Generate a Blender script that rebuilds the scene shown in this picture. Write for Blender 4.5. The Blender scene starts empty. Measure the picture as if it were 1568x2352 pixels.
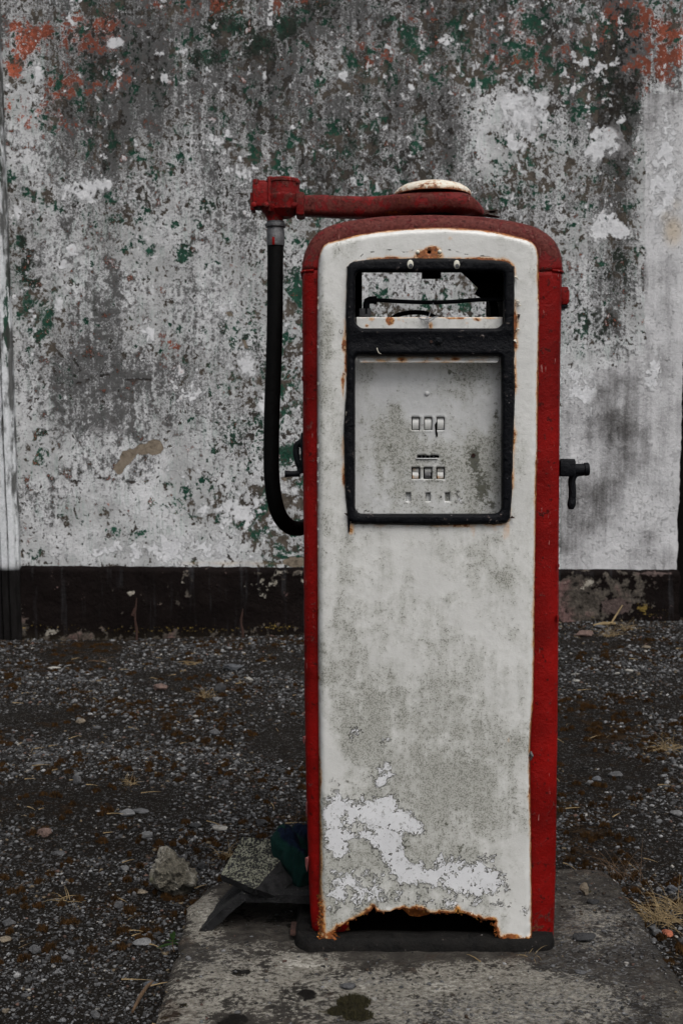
import bpy, bmesh, math, random
import numpy as np
from mathutils import Vector, Matrix, noise as mn
from mathutils.geometry import delaunay_2d_cdt
R = math.radians
random.seed(7); rng = np.random.default_rng(7)
S = bpy.context.scene
COL = S.collection

# ------------------------------------------------------------------ camera, world, sun, exposure
F = 2700.0; CX, CY = 784.0, 1176.0; HOR = 1040.0; CAMZ = 1.16
TH = math.atan((CY - HOR) / F)
cam_d = bpy.data.cameras.new('camera'); cam = bpy.data.objects.new('camera', cam_d); COL.objects.link(cam)
cam.location = (0, 0, CAMZ); cam.rotation_euler = (math.pi/2 - TH, 0, 0)
cam_d.sensor_fit = 'VERTICAL'; cam_d.sensor_height = 36.0; cam_d.lens = F/2352*36
cam_d.clip_start = 0.05; cam_d.clip_end = 500
cam_d.dof.use_dof = True; cam_d.dof.focus_distance = 2.56; cam_d.dof.aperture_fstop = 10
S.camera = cam
W = bpy.data.worlds.new('World'); S.world = W; W.use_nodes = True
wn = W.node_tree; bg = wn.nodes['Background']
sky = wn.nodes.new('ShaderNodeTexSky'); sky.sky_type = 'NISHITA'; sky.sun_disc = False
SUN_EL, SUN_AZ = 58, 25      # azimuth measured from -Y (towards the camera's back) to +X
sky.sun_elevation = R(SUN_EL); sky.sun_rotation = R(180 - SUN_AZ)
sky.air_density = 1.0; sky.dust_density = 6.0; sky.ozone_density = 1.0
hs = wn.nodes.new('ShaderNodeHueSaturation'); hs.inputs['Saturation'].default_value = 0.30
wn.links.new(sky.outputs[0], hs.inputs['Color']); wn.links.new(hs.outputs[0], bg.inputs['Color'])
bg.inputs['Strength'].default_value = 0.09
sd = bpy.data.lights.new('overcast_sun', 'SUN'); sd.energy = 0.9; sd.angle = R(38); sd.color = (1, 0.98, 0.95)
so = bpy.data.objects.new('overcast_sun', sd); COL.objects.link(so)
sdir = Vector((math.cos(R(SUN_EL))*math.sin(R(SUN_AZ)), -math.cos(R(SUN_EL))*math.cos(R(SUN_AZ)), math.sin(R(SUN_EL))))
so.rotation_euler = sdir.to_track_quat('Z', 'Y').to_euler(); so.location = (1, -2, 6)
S.view_settings.view_transform = 'Standard'; S.view_settings.look = 'None'
S.view_settings.exposure = 0.7; S.view_settings.gamma = 1

# ------------------------------------------------------------------ measuring helpers
def U(x, y, Y):
    cx = (x-CX)/F; cy = (CY-y)/F
    dy = math.cos(TH) + cy*math.sin(TH); dz = -math.sin(TH) + cy*math.cos(TH)
    t = Y/dy
    return Vector((cx*t, Y, CAMZ + dz*t))
def sst(a, b, x):
    t = np.clip((x-a)/(b-a), 0, 1); return t*t*(3-2*t)
def gz(x, y):
    t = float(sst(4.2, 7.2, y)); r = 0.035*float(sst(-2.2, 0.2, x)) + 0.085*float(sst(0.2, 1.7, x))
    return t*r + 0.012*mn.noise((x*1.3, y*1.3, 3)) + 0.006*mn.noise((x*5, y*5, 9))
def GP(x, y, z=None):
    """point of the ground (or of the level z) seen at photo position x, y"""
    zz = 0 if z is None else z
    for _ in range(6):
        cx = (x-CX)/F; cy = (CY-y)/F
        dy = math.cos(TH) + cy*math.sin(TH); dz = -math.sin(TH) + cy*math.cos(TH)
        t = (zz-CAMZ)/dz; p = Vector((cx*t, dy*t, zz))
        if z is None: zz = gz(p.x, p.y)
    return p
def px_of(X, Y, Z):
    X = np.asarray(X); Z = np.asarray(Z)-CAMZ
    d = Y*math.cos(TH) - Z*math.sin(TH); u = Y*math.sin(TH) + Z*math.cos(TH)
    return CX + F*X/d, CY - F*u/d

# ------------------------------------------------------------------ object helpers
def tag(o, label=None, cat=None, group=None, kind=None):
    if label: o['label'] = label
    if cat: o['category'] = cat
    if group: o['group'] = group
    if kind: o['kind'] = kind
    return o
def thing(name, label, cat, loc=(0, 0, 0), group=None):
    o = bpy.data.objects.new(name, None); COL.objects.link(o); o.location = loc; o.empty_display_size = .1
    return tag(o, label, cat, group)
def mesh_obj(name, verts, faces, mat=None, parent=None, smooth=True, attrs=None):
    me = bpy.data.meshes.new(name)
    me.from_pydata([tuple(v) for v in verts], [], [tuple(f) for f in faces]); me.update()
    return link(name, me, mat, parent, smooth, attrs)
def link(name, me, mat=None, parent=None, smooth=True, attrs=None):
    if smooth: me.polygons.foreach_set('use_smooth', [True]*len(me.polygons))
    if attrs:
        for k, a in attrs.items():
            at = me.attributes.new(k, 'FLOAT', 'POINT'); at.data.foreach_set('value', np.asarray(a, dtype=np.float32))
    o = bpy.data.objects.new(name, me); COL.objects.link(o)
    if mat: me.materials.append(mat)
    if parent:
        o.parent = parent
        o.matrix_parent_inverse = Matrix.Translation(-Vector(parent_loc(parent)))
    return o
def parent_loc(p):
    l = Vector(p.location) if p.parent is None else Vector((0, 0, 0))
    while p.parent is not None:
        p = p.parent
    return l if l.length else (Vector(p.location) if False else l)
def solid(o, t, off=-1, bev=0, seg=2):
    m = o.modifiers.new('solid', 'SOLIDIFY'); m.thickness = t; m.offset = off
    if bev:
        b = o.modifiers.new('bev', 'BEVEL'); b.width = bev; b.segments = seg; b.limit_method = 'ANGLE'; b.angle_limit = R(40)
    return o
def sharp(o, ang=35):
    me = o.data; bm = bmesh.new(); bm.from_mesh(me)
    for e in bm.edges:
        if len(e.link_faces) == 2 and e.calc_face_angle(0) > R(ang): e.smooth = False
    bm.to_mesh(me); bm.free(); return o
class MB:
    def __init__(s): s.v = []; s.f = []
    def add(s, v, f):
        n = len(s.v); s.v += [Vector(a) for a in v]; s.f += [tuple(i+n for i in q) for q in f]; return s
    def box(s, c, d, rot=None, bev=0.0):
        bm = bmesh.new(); bmesh.ops.create_cube(bm, size=1)
        bmesh.ops.scale(bm, vec=d, verts=bm.verts)
        if bev: bmesh.ops.bevel(bm, geom=bm.edges[:], offset=bev, segments=2, affect='EDGES', profile=.5)
        if rot is not None: bmesh.ops.rotate(bm, matrix=rot, verts=bm.verts)
        bmesh.ops.translate(bm, vec=c, verts=bm.verts)
        bm.verts.index_update(); s.add([v.co.copy() for v in bm.verts], [[v.index for v in f.verts] for f in bm.faces]); bm.free(); return s
    def tube(s, pts, rad, n=14, cap=True, sx=1.0):
        pts = [Vector(p) for p in pts]
        if not hasattr(rad, '__len__'): rad = [rad]*len(pts)
        up = None; vs = []
        for i, p in enumerate(pts):
            a = pts[max(i-1, 0)]; b = pts[min(i+1, len(pts)-1)]; t = (b-a)
            t = t.normalized() if t.length > 1e-9 else Vector((0, 0, 1))
            if up is None: up = t.orthogonal().normalized()
            up = (up - t*up.dot(t)).normalized(); w = t.cross(up)
            for k in range(n):
                an = 2*math.pi*k/n; vs.append(p + (up*math.cos(an) + w*math.sin(an)*sx)*rad[i])
        fs = []
        for i in range(len(pts)-1):
            for k in range(n):
                fs.append((i*n+k, i*n+(k+1) % n, (i+1)*n+(k+1) % n, (i+1)*n+k))
        if cap: fs.append(tuple(range(n))[::-1]); fs.append(tuple((len(pts)-1)*n+k for k in range(n)))
        return s.add(vs, fs)
    def lathe(s, c, prof, axis=(0, 0, 1), n=32):
        ax = Vector(axis).normalized(); q = Vector((0, 0, 1)).rotation_difference(ax); vs = []; fs = []
        for r, h in prof:
            for k in range(n):
                an = 2*math.pi*k/n; vs.append(q @ Vector((r*math.cos(an), r*math.sin(an), h)) + Vector(c))
        for i in range(len(prof)-1):
            for k in range(n):
                fs.append((i*n+k, i*n+(k+1) % n, (i+1)*n+(k+1) % n, (i+1)*n+k))
        fs.append(tuple(range(n))[::-1]); fs.append(tuple((len(prof)-1)*n+k for k in range(n)))
        return s.add(vs, fs)
    def build(s, name, mat, parent=None, smooth=True, ang=35):
        o = mesh_obj(name, s.v, s.f, mat, parent, smooth)
        if smooth: sharp(o, ang)
        return o
def spline(pts, n):
    """Catmull-Rom through points (any dimension) -> n samples"""
    P = np.array([list(p) for p in pts], float); P = np.vstack([2*P[0]-P[1], P, 2*P[-1]-P[-2]]); out = []
    m = len(P)-3
    for i in range(n):
        t = i/(n-1)*m; k = min(int(t), m-1); u = t-k; a, b, c, d = P[k:k+4]
        out.append(.5*((2*b)+(-a+c)*u+(2*a-5*b+4*c-d)*u*u+(-a+3*b-3*c+d)*u**3))
    return np.array(out)
def resample(poly, step, closed=True):
    P = np.array(poly, float)
    if closed: P = np.vstack([P, P[:1]])
    out = []
    for a, b in zip(P[:-1], P[1:]):
        k = max(1, int(round(np.linalg.norm(b-a)/step)))
        for i in range(k): out.append(a+(b-a)*i/k)
    if not closed: out.append(P[-1])
    return np.array(out)
def dist_poly(pts, poly, closed=True):
    P = np.array(poly, float); Q = np.roll(P, -1, axis=0)
    if not closed: P, Q = P[:-1], Q[:-1]
    best = np.full(len(pts), 1e9)
    for a, b in zip(P, Q):
        ab = b-a; L = max(ab@ab, 1e-12); t = np.clip(((pts-a)@ab)/L, 0, 1)
        d = np.hypot(*(pts-(a+t[:, None]*ab)).T); best = np.minimum(best, d)
    return best
def inside(pts, poly):
    P = np.array(poly, float); Q = np.roll(P, -1, axis=0); c = np.zeros(len(pts), bool)
    x, y = pts[:, 0], pts[:, 1]
    for (x1, y1), (x2, y2) in zip(P, Q):
        if y1 == y2: continue
        c ^= ((y1 > y) != (y2 > y)) & (x < (x2-x1)*(y-y1)/(y2-y1)+x1)
    return c
def sdf(pts, poly):      # positive inside
    d = dist_poly(pts, poly); return np.where(inside(pts, poly), d, -d)
def sheet2d(outer, holes, step):
    """triangulated sheet of a 2D outline with holes; returns pts, tris"""
    O = resample(outer, step); H = [resample(h, step) for h in holes]
    lo = O.min(0); hi = O.max(0)
    gx, gy = np.meshgrid(np.arange(lo[0], hi[0], step), np.arange(lo[1], hi[1], step)); g = np.stack([gx.ravel(), gy.ravel()], 1)
    g += rng.uniform(-.12, .12, g.shape)*step
    ok = sdf(g, O) > step*.55
    for h in H: ok &= sdf(g, h) < -step*.55
    g = g[ok]; pts = [g]; edges = []; n = len(g)
    for r in [O]+H:
        k = len(r); pts.append(r); edges += [(n+i, n+(i+1) % k) for i in range(k)]; n += k
    A = np.vstack(pts)
    vo, _, fo, _, _, _ = delaunay_2d_cdt([Vector(p) for p in A], edges, [], 0, 1e-6)
    V = np.array([list(v) for v in vo]); Fc = np.array([f for f in fo if len(f) == 3])
    cen = V[Fc].mean(1); ok = inside(cen, O)
    for h in H: ok &= ~inside(cen, h)
    Fc = Fc[ok]
    a, b, c = V[Fc[:, 0]], V[Fc[:, 1]], V[Fc[:, 2]]
    ar = (b[:, 0]-a[:, 0])*(c[:, 1]-a[:, 1])-(b[:, 1]-a[:, 1])*(c[:, 0]-a[:, 0])
    Fc[ar < 0] = Fc[ar < 0][:, ::-1]
    used = np.unique(Fc); mp = -np.ones(len(V), int); mp[used] = np.arange(len(used))
    return V[used], mp[Fc]
def rrect(x0, y0, x1, y1, r, n=6):
    if not hasattr(r, '__len__'): r = [r]*4
    out = []
    for (cx, cy, a0, rr) in ((x0+r[0], y0+r[0], 180, r[0]), (x1-r[1], y0+r[1], 270, r[1]), (x1-r[2], y1-r[2], 0, r[2]), (x0+r[3], y1-r[3], 90, r[3])):
        for k in range(n+1):
            a = R(a0+90*k/n); out.append((cx+rr*math.cos(a), cy+rr*math.sin(a)))
    return out
def blobs(x, y, L):
    v = np.zeros(len(x))
    for (cx, cy, rx, ry, s) in L:
        d = ((x-cx)/rx)**2+((y-cy)/ry)**2
        v = np.maximum(v, s*np.exp(-d**1.3))
    return v
def gridval(x, y, rows, x0, y0, dx, dy):
    G = np.array([[int(c) for c in r] for r in rows], float)/9
    gx = np.clip((x-x0)/dx-.5, 0, G.shape[1]-1.001); gy = np.clip((y-y0)/dy-.5, 0, G.shape[0]-1.001)
    i = gx.astype(int); j = gy.astype(int); u = gx-i; v = gy-j
    u = u*u*(3-2*u); v = v*v*(3-2*v)
    return (G[j, i]*(1-u)+G[j, i+1]*u)*(1-v)+(G[j+1, i]*(1-u)+G[j+1, i+1]*u)*v

# ------------------------------------------------------------------ material helpers
class NT:
    def __init__(s, name):
        s.m = bpy.data.materials.new(name); s.m.use_nodes = True; s.t = s.m.node_tree
        s.b = s.t.nodes['Principled BSDF']; s.tc = s.t.nodes.new('ShaderNodeTexCoord')
    def set(s, sock, v):
        if v is None: return
        if isinstance(v, bpy.types.NodeSocket): s.t.links.new(v, sock)
        else:
            if hasattr(v, '__len__') and len(v) == 3 and sock.type == 'RGBA': v = (*v, 1)
            sock.default_value = v
    def co(s, kind='Object', scale=(1, 1, 1), rot=(0, 0, 0), loc=(0, 0, 0)):
        n = s.t.nodes.new('ShaderNodeMapping'); s.t.links.new(s.tc.outputs[kind], n.inputs[0])
        n.inputs['Scale'].default_value = scale; n.inputs['Rotation'].default_value = rot; n.inputs['Location'].default_value = loc
        return n.outputs[0]
    def noise(s, scale, detail=4, rough=.55, vec=None, dist=0, gain=1.0, col=False):
        n = s.t.nodes.new('ShaderNodeTexNoise'); s.set(n.inputs['Vector'], vec if vec is not None else s.tc.outputs['Object'])
        n.inputs['Scale'].default_value = scale; n.inputs['Detail'].default_value = detail
        n.inputs['Roughness'].default_value = rough; n.inputs['Distortion'].default_value = dist
        if col: return n.outputs['Color']
        o = n.outputs['Fac']
        return o if gain == 1 else s.ma('MULTIPLY_ADD', o, gain, .5-.5*gain)
    def vor(s, scale, vec=None, feat='F1', rnd=1.0, out='Distance'):
        n = s.t.nodes.new('ShaderNodeTexVoronoi'); n.feature = feat; s.set(n.inputs['Vector'], vec if vec is not None else s.tc.outputs['Object'])
        n.inputs['Scale'].default_value = scale; n.inputs['Randomness'].default_value = rnd
        return n.outputs[out]
    def ma(s, op, a, b=None, c=None, clamp=False):
        n = s.t.nodes.new('ShaderNodeMath'); n.operation = op; n.use_clamp = clamp
        s.set(n.inputs[0], a); s.set(n.inputs[1], b); s.set(n.inputs[2], c); return n.outputs[0]
    def add(s, *a):
        r = a[0]
        for x in a[1:]: r = s.ma('ADD', r, x)
        return r
    def mul(s, *a):
        r = a[0]
        for x in a[1:]: r = s.ma('MULTIPLY', r, x)
        return r
    def ss(s, x, a, b, lo=0.0, hi=1.0):
        n = s.t.nodes.new('ShaderNodeMapRange'); n.interpolation_type = 'SMOOTHSTEP'; s.set(n.inputs[0], x)
        n.inputs[1].default_value = a; n.inputs[2].default_value = b; n.inputs[3].default_value = lo; n.inputs[4].default_value = hi
        return n.outputs[0]
    def mix(s, f, a, b, mode='MIX'):
        n = s.t.nodes.new('ShaderNodeMix'); n.data_type = 'RGBA'; n.blend_type = mode
        s.set(n.inputs[0], f); s.set(n.inputs[6], a); s.set(n.inputs[7], b); return n.outputs[2]
    def attr(s, name, out='Fac'):
        n = s.t.nodes.new('ShaderNodeAttribute'); n.attribute_name = name; return n.outputs[out]
    def warp(s, vec, scale, amt):
        n = s.t.nodes.new('ShaderNodeTexNoise'); s.set(n.inputs['Vector'], vec); n.inputs['Scale'].default_value = scale; n.inputs['Detail'].default_value = 3
        a = s.t.nodes.new('ShaderNodeVectorMath'); a.operation = 'SUBTRACT'; s.t.links.new(n.outputs['Color'], a.inputs[0]); a.inputs[1].default_value = (.5, .5, .5)
        b = s.t.nodes.new('ShaderNodeVectorMath'); b.operation = 'SCALE'; s.t.links.new(a.outputs[0], b.inputs[0]); b.inputs['Scale'].default_value = amt
        c = s.t.nodes.new('ShaderNodeVectorMath'); c.operation = 'ADD'; s.t.links.new(b.outputs[0], c.inputs[0]); s.set(c.inputs[1], vec)
        return c.outputs[0]
    def bump(s, h, dist=.002, strength=1.0, n0=None):
        n = s.t.nodes.new('ShaderNodeBump'); s.set(n.inputs['Height'], h); n.inputs['Distance'].default_value = dist
        n.inputs['Strength'].default_value = strength
        if n0 is not None: s.t.links.new(n0, n.inputs['Normal'])
        return n.outputs[0]
    def out(s, col, rough=.7, normal=None, metal=0.0, spec=None):
        s.set(s.b.inputs['Base Color'], col); s.set(s.b.inputs['Roughness'], rough); s.set(s.b.inputs['Metallic'], metal)
        if normal is not None: s.t.links.new(normal, s.b.inputs['Normal'])
        if spec is not None: s.set(s.b.inputs['Specular IOR Level'], spec)
        return s.m

def rust_col(M, vec=None):
    n = M.noise(120, 5, .65, vec, gain=2.2); c = M.mix(n, (.035, .011, .004), (.36, .105, .018))
    return M.mix(M.ss(M.noise(45, 3, .6, vec, gain=2), .6, .95), c, (.55, .26, .06))

# wall face ---------------------------------------------------------
def mat_wall():
    M = NT('peeling_painted_render')
    v = M.co(); vs = M.co(scale=(1, 1, .85))
    nA = M.noise(3.2, 6, .6, v, gain=2.4); nB = M.noise(9.5, 8, .70, vs, .5, gain=3.2); nC = M.noise(34, 5, .7, vs, .3, gain=3.0)
    nD = M.noise(120, 3, .7, v, gain=2.6); wv = M.warp(v, 9, .05)
    st = M.noise(9, 5, .65, M.co(scale=(2.4, 1, .16)), gain=2.4); brush = M.noise(60, 3, .7, M.co(scale=(1, 1, .07)), gain=2.6)
    aw = M.attr('white'); ag = M.attr('green'); ao = M.attr('orange'); ak = M.attr('grime'); af = M.attr('flake'); ap = M.attr('bare')
    # undercoats
    plaster = M.mix(nC, (.05, .042, .034), (.13, .11, .09)); plaster = M.mix(M.ss(nA, .2, .9), plaster, (.03, .028, .026))
    green = M.mix(nC, (.008, .032, .021), (.022, .085, .055)); orange = M.mix(nB, (.16, .045, .025), (.48, .125, .07))
    gm = M.ss(M.add(ag, M.mul(M.add(nB, -.5), 1.0), M.mul(M.add(nC, -.5), .8), M.mul(M.add(nA, -.5), .3)), .46, .54)
    om = M.ss(M.add(ao, M.mul(M.add(nB, -.5), 1.0), M.mul(M.add(nC, -.5), .9), M.mul(M.add(nD, -.5), .3)), .56, .64)
    nG = M.noise(8, 5, .6, M.co(loc=(5, 5, 5)), gain=2.6)
    gsome = M.ss(M.add(nG, M.mul(M.add(nC, -.5), .4)), .48, .58)
    under = M.mix(gsome, plaster, green)
    # white paint: present everywhere, broken by flakes
    whitec = M.mix(M.ss(M.add(nA, M.mul(brush, .25)), .2, .9), (.34, .345, .345), (.55, .555, .565))
    whitec = M.mix(M.mul(M.ss(brush, .45, .8), M.ss(nG, .35, .7), .38), whitec, (.16, .235, .20))   # green showing through thin brushwork
    fl = M.add(M.mul(M.add(nB, -.5), .62), M.mul(M.add(nC, -.5), .62), M.mul(M.add(nA, -.5), .3))
    wm = M.ss(M.add(M.mul(M.add(.92, M.mul(af, -.62)), 1), fl),   .42, .47)
    col = M.mix(wm, under, whitec)
    col = M.mix(gm, col, green); col = M.mix(om, col, orange)
    # thick clean white flakes that stayed
    nW = M.noise(15, 7, .70, M.co(scale=(1, 1, .9), loc=(2, 8, 5)), .3, gain=3.0)
    wf = M.ss(M.ma('MAXIMUM', M.add(M.mul(aw, .92), M.mul(M.add(nB, -.5), .85), M.mul(M.add(nC, -.5), .5)), M.add(M.mul(af, .36), M.mul(M.add(nW, -.5), .66), M.mul(M.add(nC, -.5), .35), M.mul(M.add(nA, -.5), -.22), .055)), .50, .57)
    # dark mildew, streaked
    kf = M.add(ak, M.mul(M.add(st, -.5), .32), M.mul(M.add(nA, -.5), .42), M.mul(M.add(nC, -.5), .55), M.mul(M.add(nB, -.5), .42), M.mul(M.add(nD, -.5), .34))
    km = M.ss(kf, .34, .74); soot = M.mix(nC, (.005, .0045, .004), (.030, .0275, .025))
    col = M.mix(M.mul(km, .88, M.ma('SUBTRACT', 1.0, M.mul(om, .30))), col, soot)
    # pepper of small dark spots
    sp = M.ss(M.add(M.vor(75, wv), M.mul(M.noise(5, 3, .6, v, gain=2), .30)), .20, .33)
    col = M.mix(M.mul(M.ma('SUBTRACT', 1.0, sp), .8), col, (.035, .04, .035))
    wcol = M.mix(nC, (.48, .485, .50), (.64, .645, .66)); col = M.mix(M.mul(wf, M.ss(nD, .12, .4, .75, 1), M.ss(kf, .85, 1.25, 1, .3)), col, wcol)
    # smoother replastered parts: soft grey weathering, few flakes
    gsm = M.add(M.mul(ak, .95), M.mul(M.add(nA, -.5), .75), M.mul(M.add(st, -.5), .35), M.mul(M.add(nD, -.5), .22), M.mul(M.add(nB, -.5), .15)); psm = M.mix(M.ss(gsm, .05, .95), M.mix(nB, (.44, .44, .45), (.56, .56, .57)), (.07, .067, .066))
    psm = M.mix(M.mul(M.ma('SUBTRACT', 1.0, M.ss(M.add(M.vor(48, wv), M.mul(nA, .08)), .10, .17)), .75), psm, (.05, .048, .045))
    smm = M.mul(M.ss(M.add(M.attr('smooth'), M.mul(M.add(nB, -.5), .5), M.mul(M.add(nC, -.5), .2)), .45, .56), M.ma('SUBTRACT', 1.0, M.mul(wf, M.ss(aw, .4, .6)))); col = M.mix(smm, col, psm)
    # bare plaster patches
    bm_ = M.ss(M.add(ap, M.mul(M.add(nB, -.5), .25), M.mul(M.add(nC, -.5), .12)), .5, .54)
    col = M.mix(bm_, col, M.mix(nC, (.13, .105, .08), (.21, .175, .135)))
    col = M.mix(M.ss(M.attr('ochre'), .1, 1.0, 0, .55), col, (.45, .34, .20))
    # hairline cracks
    cr = M.ss(M.add(M.attr('crack'), M.mul(M.add(nC, -.5), .5)), .55, .75)
    col = M.mix(cr, col, (.05, .042, .038))
    h = M.add(M.mul(wm, .6), M.mul(wf, .7), M.mul(nC, .25), M.mul(nD, .2), M.mul(bm_, -1.2), M.mul(nA, 1.2), M.mul(cr, -1.5))
    return M.out(col, M.ss(km, 0, 1, .75, .95), M.bump(h, .008, 1.0), spec=.08)
def mat_plinth():
    M = NT('black_painted_plinth'); v = M.co(); nA = M.noise(4, 6, .6, v, gain=2.4); nB = M.noise(16, 6, .65, v, gain=2.6); nC = M.noise(60, 4, .7, v, gain=2.4)
    st = M.noise(10, 5, .6, M.co(scale=(2.5, 1, .2)), gain=2.6)
    col = M.mix(nA, (.0035, .0024, .0022), (.008, .0055, .005)); col = M.mix(M.mul(M.ss(st, .6, 1.05), .4), col, (.04, .04, .043))
    stone = M.mix(nB, (.022, .019, .016), (.11, .095, .08)); stone = M.mix(M.ss(nA, .6, .9), stone, (.15, .09, .085)); stone = M.mix(M.ss(nC, .3, .6, .5, 0), stone, (.01, .009, .008))
    pm = M.ss(M.add(M.attr('flake'), M.mul(M.add(nB, -.5), .8), M.mul(M.add(nA, -.5), .5)), .5, .62); col = M.mix(pm, col, stone)
    pale = M.ss(M.add(M.attr('white'), M.mul(M.add(nB, -.5), .6), M.mul(M.add(nC, -.5), .3)), .52, .6); col = M.mix(pale, col, M.mix(nC, (.16, .14, .11), (.34, .32, .28)))
    lich = M.ss(M.add(M.attr('lichen'), M.mul(M.add(nC, -.5), .9)), .6, .75); col = M.mix(lich, col, (.17, .12, .035))
    pk = M.ss(M.add(M.attr('pink'), M.mul(M.add(nB, -.5), .6)), .5, .65); col = M.mix(pk, col, M.mix(nC, (.045, .033, .030), (.11, .082, .076)))
    col = M.mix(M.attr('foot_brown'), col, (.03, .025, .015))  # mixes towards dark brown at the foot of the plinth
    return M.out(col, .75, M.bump(M.add(nB, M.mul(nC, .4), M.mul(pm, -.8)), .008, .8), spec=.05)
def mat_pilaster():
    M = NT('painted_moulding'); nB = M.noise(20, 6, .7, M.co(scale=(1, 1, .3)), gain=3); nC = M.noise(70, 4, .7, gain=2.5)
    n1 = M.noise(2.2, 4, .6, M.co(scale=(.2, 1, 1)), gain=2.6)
    col = M.mix(nC, (.42, .44, .45), (.62, .63, .65)); col = M.mix(M.ss(M.add(M.attr('green'), M.mul(M.add(nB, -.5), .8)), .5, .6), col, (.02, .06, .04))
    col = M.mix(M.ss(M.add(M.attr('grime'), M.mul(M.add(nB, -.5), .9), M.mul(M.add(n1, -.5), .5)), .4, .9, 0, .9), col, (.045, .045, .042))
    col = M.mix(M.attr('black'), col, M.mix(nB, (.003, .0025, .0022), (.010, .009, .009)))
    return M.out(col, .8, M.bump(nC, .002), spec=.08)
# enamel front panel --------------------------------------------------
def mat_enamel(name='white_enamel', dial=False):
    M = NT(name); v = M.co(); n1 = M.noise(9, 6, .62, v, gain=2.4); n2 = M.noise(34, 6, .68, v, .3, gain=2.6); n3 = M.noise(130, 5, .7, v, gain=2.8)
    n4 = M.noise(420, 3, .7, v, gain=2.6); st = M.noise(26, 5, .6, M.co(scale=(1.5, 1, .28)), gain=2.4)
    base = M.mix(n1, (.485, .485, .468), (.59, .59, .572)) if not dial else M.mix(n1, (.42, .425, .425), (.52, .525, .525))
    # fine mould speckle everywhere, dense where 'dirt' is high
    ad = M.attr('dirt'); n6 = M.noise(17, 7, .72, M.co(scale=(1, 1, .8), loc=(6, 3, 1)), .6, gain=3.2); dv = M.add(M.mul(ad, 1.7 if dial else 1.15), .05, M.mul(M.add(n2, -.5), .30), M.mul(M.add(st, -.5), .38), M.mul(M.add(n1, -.5), .35), M.mul(M.add(n6, -.5), .48), M.mul(M.add(n3, -.5), .15))
    haze = M.ss(dv, .12, .85); col = M.mix(M.mul(haze, .68), base, (.25, .25, .215))
    n5 = M.noise(260, 4, .72, v, gain=2.8); spk = M.ss(M.add(M.mul(haze, .45), M.mul(n3, .45), M.mul(n5, .55), M.mul(M.add(n4, -.5), .5)), .88, 1.2); col = M.mix(M.mul(spk, .7), col, (.085, .085, .068))
    pits = M.ma('SUBTRACT', 1.0, M.ss(M.add(M.vor(95, M.warp(v, 30, .02)), M.mul(n2, .12)), .055, .10)); col = M.mix(M.mul(pits, M.ss(haze, 0, .5, .5, .8)), col, (.05, .05, .045))
    heavy = M.ss(M.add(M.attr('mould'), M.mul(M.add(n2, -.5), .6), M.mul(M.add(n3, -.5), .55)), .45, .78); col = M.mix(M.mul(heavy, .9), col, M.mix(n3, (.012, .013, .008), (.085, .085, .06)))
    # peeled bluish undercoat
    pv = M.add(M.attr('peel'), M.mul(M.add(n2, -.5), .62), M.mul(M.add(n3, -.5), .30)); pm = M.ss(pv, .50, .56)
    under = M.mix(n1, (.50, .505, .52), (.60, .606, .62)); under = M.mix(M.ss(M.add(n3, M.mul(n2, .3)), .85, 1.1, 0, .6), under, (.12, .12, .10))
    col = M.mix(pm, col, under)
    edge = M.mul(M.ss(pv, .455, .50), M.ma('SUBTRACT', 1.0, M.ss(pv, .50, .515))); col = M.mix(M.mul(edge, .5), col, (.17, .16, .12))
    lip = M.mul(M.ss(pv, .515, .53), M.ma('SUBTRACT', 1.0, M.ss(pv, .53, .56))); col = M.mix(M.mul(lip, .5), col, (.86, .85, .80))
    # craze lines
    ck = M.ss(M.add(M.attr('crack'), M.mul(M.add(n3, -.5), .4)), .5, .68); col = M.mix(M.mul(ck, .85), col, (.09, .085, .07))
    # rust: stain halo then scab
    ar = M.attr('rust'); rs = M.ss(M.add(ar, M.mul(M.add(n2, -.5), .30), M.mul(M.add(st, -.5), .18)), .22, .62); col = M.mix(M.mul(rs, .75), col, (.52, .25, .06))
    rv = M.add(ar, M.mul(M.add(n2, -.5), .45), M.mul(M.add(n3, -.5), .35)); rm = M.ss(rv, .56, .66); col = M.mix(rm, col, rust_col(M, v))
    h = M.add(M.mul(pm, -.9), M.mul(n3, .16), M.mul(n2, .25), M.mul(rm, .7), M.mul(edge, .5), M.mul(ck, -.8), M.mul(heavy, .3))
    hb = M.bump(M.mul(M.ss(pv, .49, .53), -1.0), .0045, 1.0)
    rough = M.add(.34, M.mul(haze, .22), M.mul(spk, .15), M.mul(rm, .3))
    return M.out(col, rough, M.bump(h, .0016, .9, hb), spec=.45)
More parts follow.
